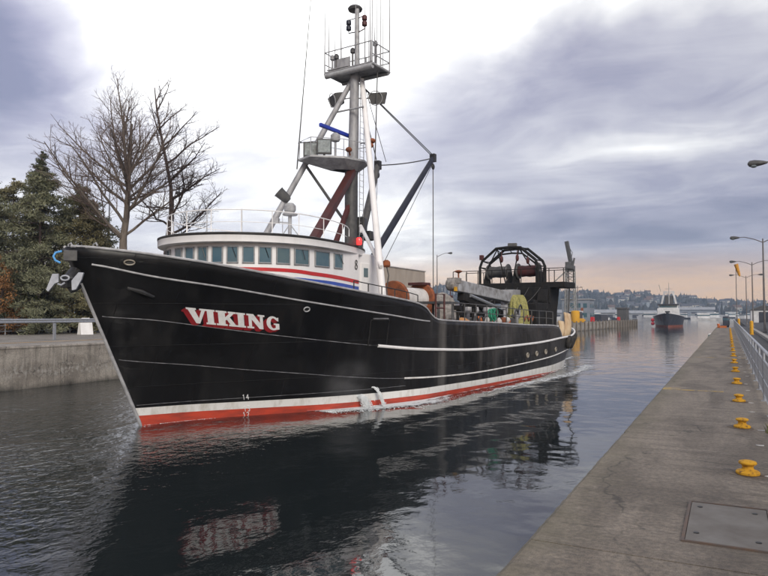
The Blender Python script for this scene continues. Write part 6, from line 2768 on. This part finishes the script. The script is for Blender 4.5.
def foam_sheet():
    """Thin broken sheet of froth floating on the water along the side and in the wake."""
    m = bpy.data.materials.new('froth')
    m.use_nodes = True
    nt = m.node_tree
    N, L = nt.nodes, nt.links
    b = N['Principled BSDF']
    b.inputs['Base Color'].default_value = (0.72, 0.75, 0.76, 1)
    b.inputs['Roughness'].default_value = 0.7
    tc = N.new('ShaderNodeTexCoord')
    mp = N.new('ShaderNodeMapping')
    mp.inputs['Scale'].default_value = (1.5, .55, 1)
    L.new(tc.outputs['Object'], mp.inputs[0])
    n = N.new('ShaderNodeTexNoise')
    n.inputs['Scale'].default_value = 2.6
    n.inputs['Detail'].default_value = 9
    n.inputs['Roughness'].default_value = 0.72
    n.inputs['Distortion'].default_value = 0.8
    L.new(mp.outputs[0], n.inputs['Vector'])
    at = N.new('ShaderNodeAttribute')
    at.attribute_name = 'cover'
    ad = N.new('ShaderNodeMath')
    ad.operation = 'ADD'
    L.new(n.outputs['Fac'], ad.inputs[0])
    L.new(at.outputs['Fac'], ad.inputs[1])
    mr = N.new('ShaderNodeMapRange')
    mr.interpolation_type = 'SMOOTHSTEP'
    for i, v in enumerate((0.68, 0.92, 0.0, 0.95)):
        mr.inputs[i + 1].default_value = v
    L.new(ad.outputs[0], mr.inputs[0])
    L.new(mr.outputs[0], b.inputs['Alpha'])
    ns, nw = 190, 16
    vs, cov, fs = [], [], []
    for i in range(ns + 1):
        s = 4.8 + 42 * i / ns
        b_ = lerpt(BW, min(1, s / 39.3)) if s < 39.3 else max(.2, 1.9 - (s - 39.3) * .15)
        w = .9 + .10 * (s - 4.8)
        for j in range(nw + 1):
            f = j / nw
            x = b_ - .03 + w * f
            q = SHIP_M @ Vector((x, s, 0))
            vs.append((x, s, wave_height(q.x, q.y) + .03))
            near = .66 * math.exp(-((s - 9.2) / 4.2) ** 2) * (1 - f) ** .6
            wake = .33 * math.exp(-((f - .45) / .22) ** 2) * min(1, max(0, (s - 12) / 6)) * (1 if s < 36 else math.exp(-(s - 36) / 5))
            hug = .30 * math.exp(-(f / .12) ** 2) * (1 if s > 6.5 else 0)
            cov.append(max(near + hug * .4, wake, hug) * min(1, (s - 4.8) / 1.5) * min(1, (1 - f) / .15 if f > .85 else 1))
    for i in range(ns):
        for j in range(nw):
            a = i * (nw + 1) + j
            fs.append((a, a + 1, a + nw + 2, a + nw + 1))
    mb = MB()
    mb.v, mb.f, mb.m = vs, fs, [0] * len(fs)
    o = mb.build('froth', m, None, True, fix=False)
    at_ = o.data.attributes.new('cover', 'FLOAT', 'POINT')
    at_.data.foreach_set('value', cov)
    o.location = SHIP_O
    o.rotation_euler = (0, 0, SHIP_RZ)
    tag(o, 'thin broken froth drifting along the side and wake of the trawler', 'foam', kind='stuff')


foam_sheet()


def jet(sg, z, reach, r, label, seed, nd=1300):
    """A gush of cooling water: a ragged arc of drops, denser near the outlet."""
    rnd = random.Random(seed)
    p, s, _ = hullpt(sg, z)
    mb = MB()
    for q in range(nd):
        f = rnd.random() ** .8
        sp = r * (.35 + 1.5 * f)
        c = Vector((p - .03 + reach * f + rnd.gauss(0, sp * .6), s + .15 * f + rnd.gauss(0, sp), z + .10 * math.sin(f * 2.2) - (z + .02) * f ** 2 + rnd.gauss(0, sp * .5)))
        a = rnd.uniform(.006, .017) * (1.2 - .4 * f)
        d = Vector((reach, .15, .10 - 2 * z * f)).normalized()
        e1 = d.cross(Vector((0, 0, 1))).normalized()
        e2 = d.cross(e1)
        ln = a * rnd.uniform(1.5, 5)
        mb.add([c + d * ln, c - d * ln, c + e1 * a, c + e2 * a, c - e1 * a, c - e2 * a],
               [(0, 2, 3), (0, 3, 4), (0, 4, 5), (0, 5, 2), (1, 3, 2), (1, 4, 3), (1, 5, 4), (1, 2, 5)])
    o = mb.build('cooling_water_jet', M['foam'], None, True, fix=False)
    o.location = SHIP_O
    o.rotation_euler = (0, 0, SHIP_RZ)
    tag(o, label, 'water jet', 'jets of cooling water from the hull')
    o['kind'] = 'stuff'


jet(6.9, .84, .55, .03, 'thin arc of white water spouting from the hull, the aft one of two', 1)
jet(6.1, .50, .45, .075, 'thicker gush of white water pouring from the hull, the forward one of two', 2, 2200)

# ================================================================== haze over the water
hz = MB()
hz.box((0, 1150, 48), (5400, 3100, 128))
m = bpy.data.materials.new('haze')
m.use_nodes = True
nt = m.node_tree
for n_ in list(nt.nodes):
    if n_.type == 'BSDF_PRINCIPLED':
        nt.nodes.remove(n_)
pv = nt.nodes.new('ShaderNodeVolumePrincipled')
pv.inputs['Color'].default_value = (0.60, 0.77, 1.0, 1)
pv.inputs['Density'].default_value = 0.00030
pv.inputs['Anisotropy'].default_value = 0.2
nt.links.new(pv.outputs[0], [n_ for n_ in nt.nodes if n_.type == 'OUTPUT_MATERIAL'][0].inputs['Volume'])
o = hz.build('haze', m)
tag(o, 'thin blue haze over the far water and hills', 'haze', kind='stuff')

# spray blown off the forward water jet
mb = MB()
mb.sphere((0, 0, 0), 1.0, 16, 10)
m = bpy.data.materials.new('spray_mist')
m.use_nodes = True
nt = m.node_tree
for n_ in list(nt.nodes):
    if n_.type == 'BSDF_PRINCIPLED':
        nt.nodes.remove(n_)
pv = nt.nodes.new('ShaderNodeVolumePrincipled')
pv.inputs['Color'].default_value = (0.95, 0.95, 0.97, 1)
tc_ = nt.nodes.new('ShaderNodeTexCoord')
ln_ = nt.nodes.new('ShaderNodeVectorMath')
ln_.operation = 'LENGTH'
nt.links.new(tc_.outputs['Object'], ln_.inputs[0])
mr_ = nt.nodes.new('ShaderNodeMapRange')
mr_.interpolation_type = 'SMOOTHSTEP'
for i_, v_ in enumerate((0.05, 0.95, 1.0, 0.0)):
    mr_.inputs[i_ + 1].default_value = v_
nt.links.new(ln_.outputs['Value'], mr_.inputs[0])
ns_ = nt.nodes.new('ShaderNodeTexNoise')
ns_.inputs['Scale'].default_value = 1.6
ns_.inputs['Detail'].default_value = 4
nt.links.new(tc_.outputs['Object'], ns_.inputs['Vector'])
m2_ = nt.nodes.new('ShaderNodeMapRange')
for i_, v_ in enumerate((0.35, 0.65, 0.0, 0.34)):
    m2_.inputs[i_ + 1].default_value = v_
nt.links.new(ns_.outputs['Fac'], m2_.inputs[0])
mu_ = nt.nodes.new('ShaderNodeMath')
mu_.operation = 'MULTIPLY'
nt.links.new(mr_.outputs[0], mu_.inputs[0])
nt.links.new(m2_.outputs[0], mu_.inputs[1])
nt.links.new(mu_.outputs[0], pv.inputs['Density'])
nt.links.new(pv.outputs[0], [n_ for n_ in nt.nodes if n_.type == 'OUTPUT_MATERIAL'][0].inputs['Volume'])
o = mb.build('spray_mist', m, None, True)
c = hullpt(5.2, 1.3)
o.location = SHIP_M @ Vector((c[0] + .35, c[1], 1.2))
o.scale = (.75, 1.7, 1.25)
o.rotation_euler = (R(20), 0, SHIP_RZ + R(-25))
tag(o, 'faint mist of spray against the black hull above the water jets', 'spray', kind='stuff')
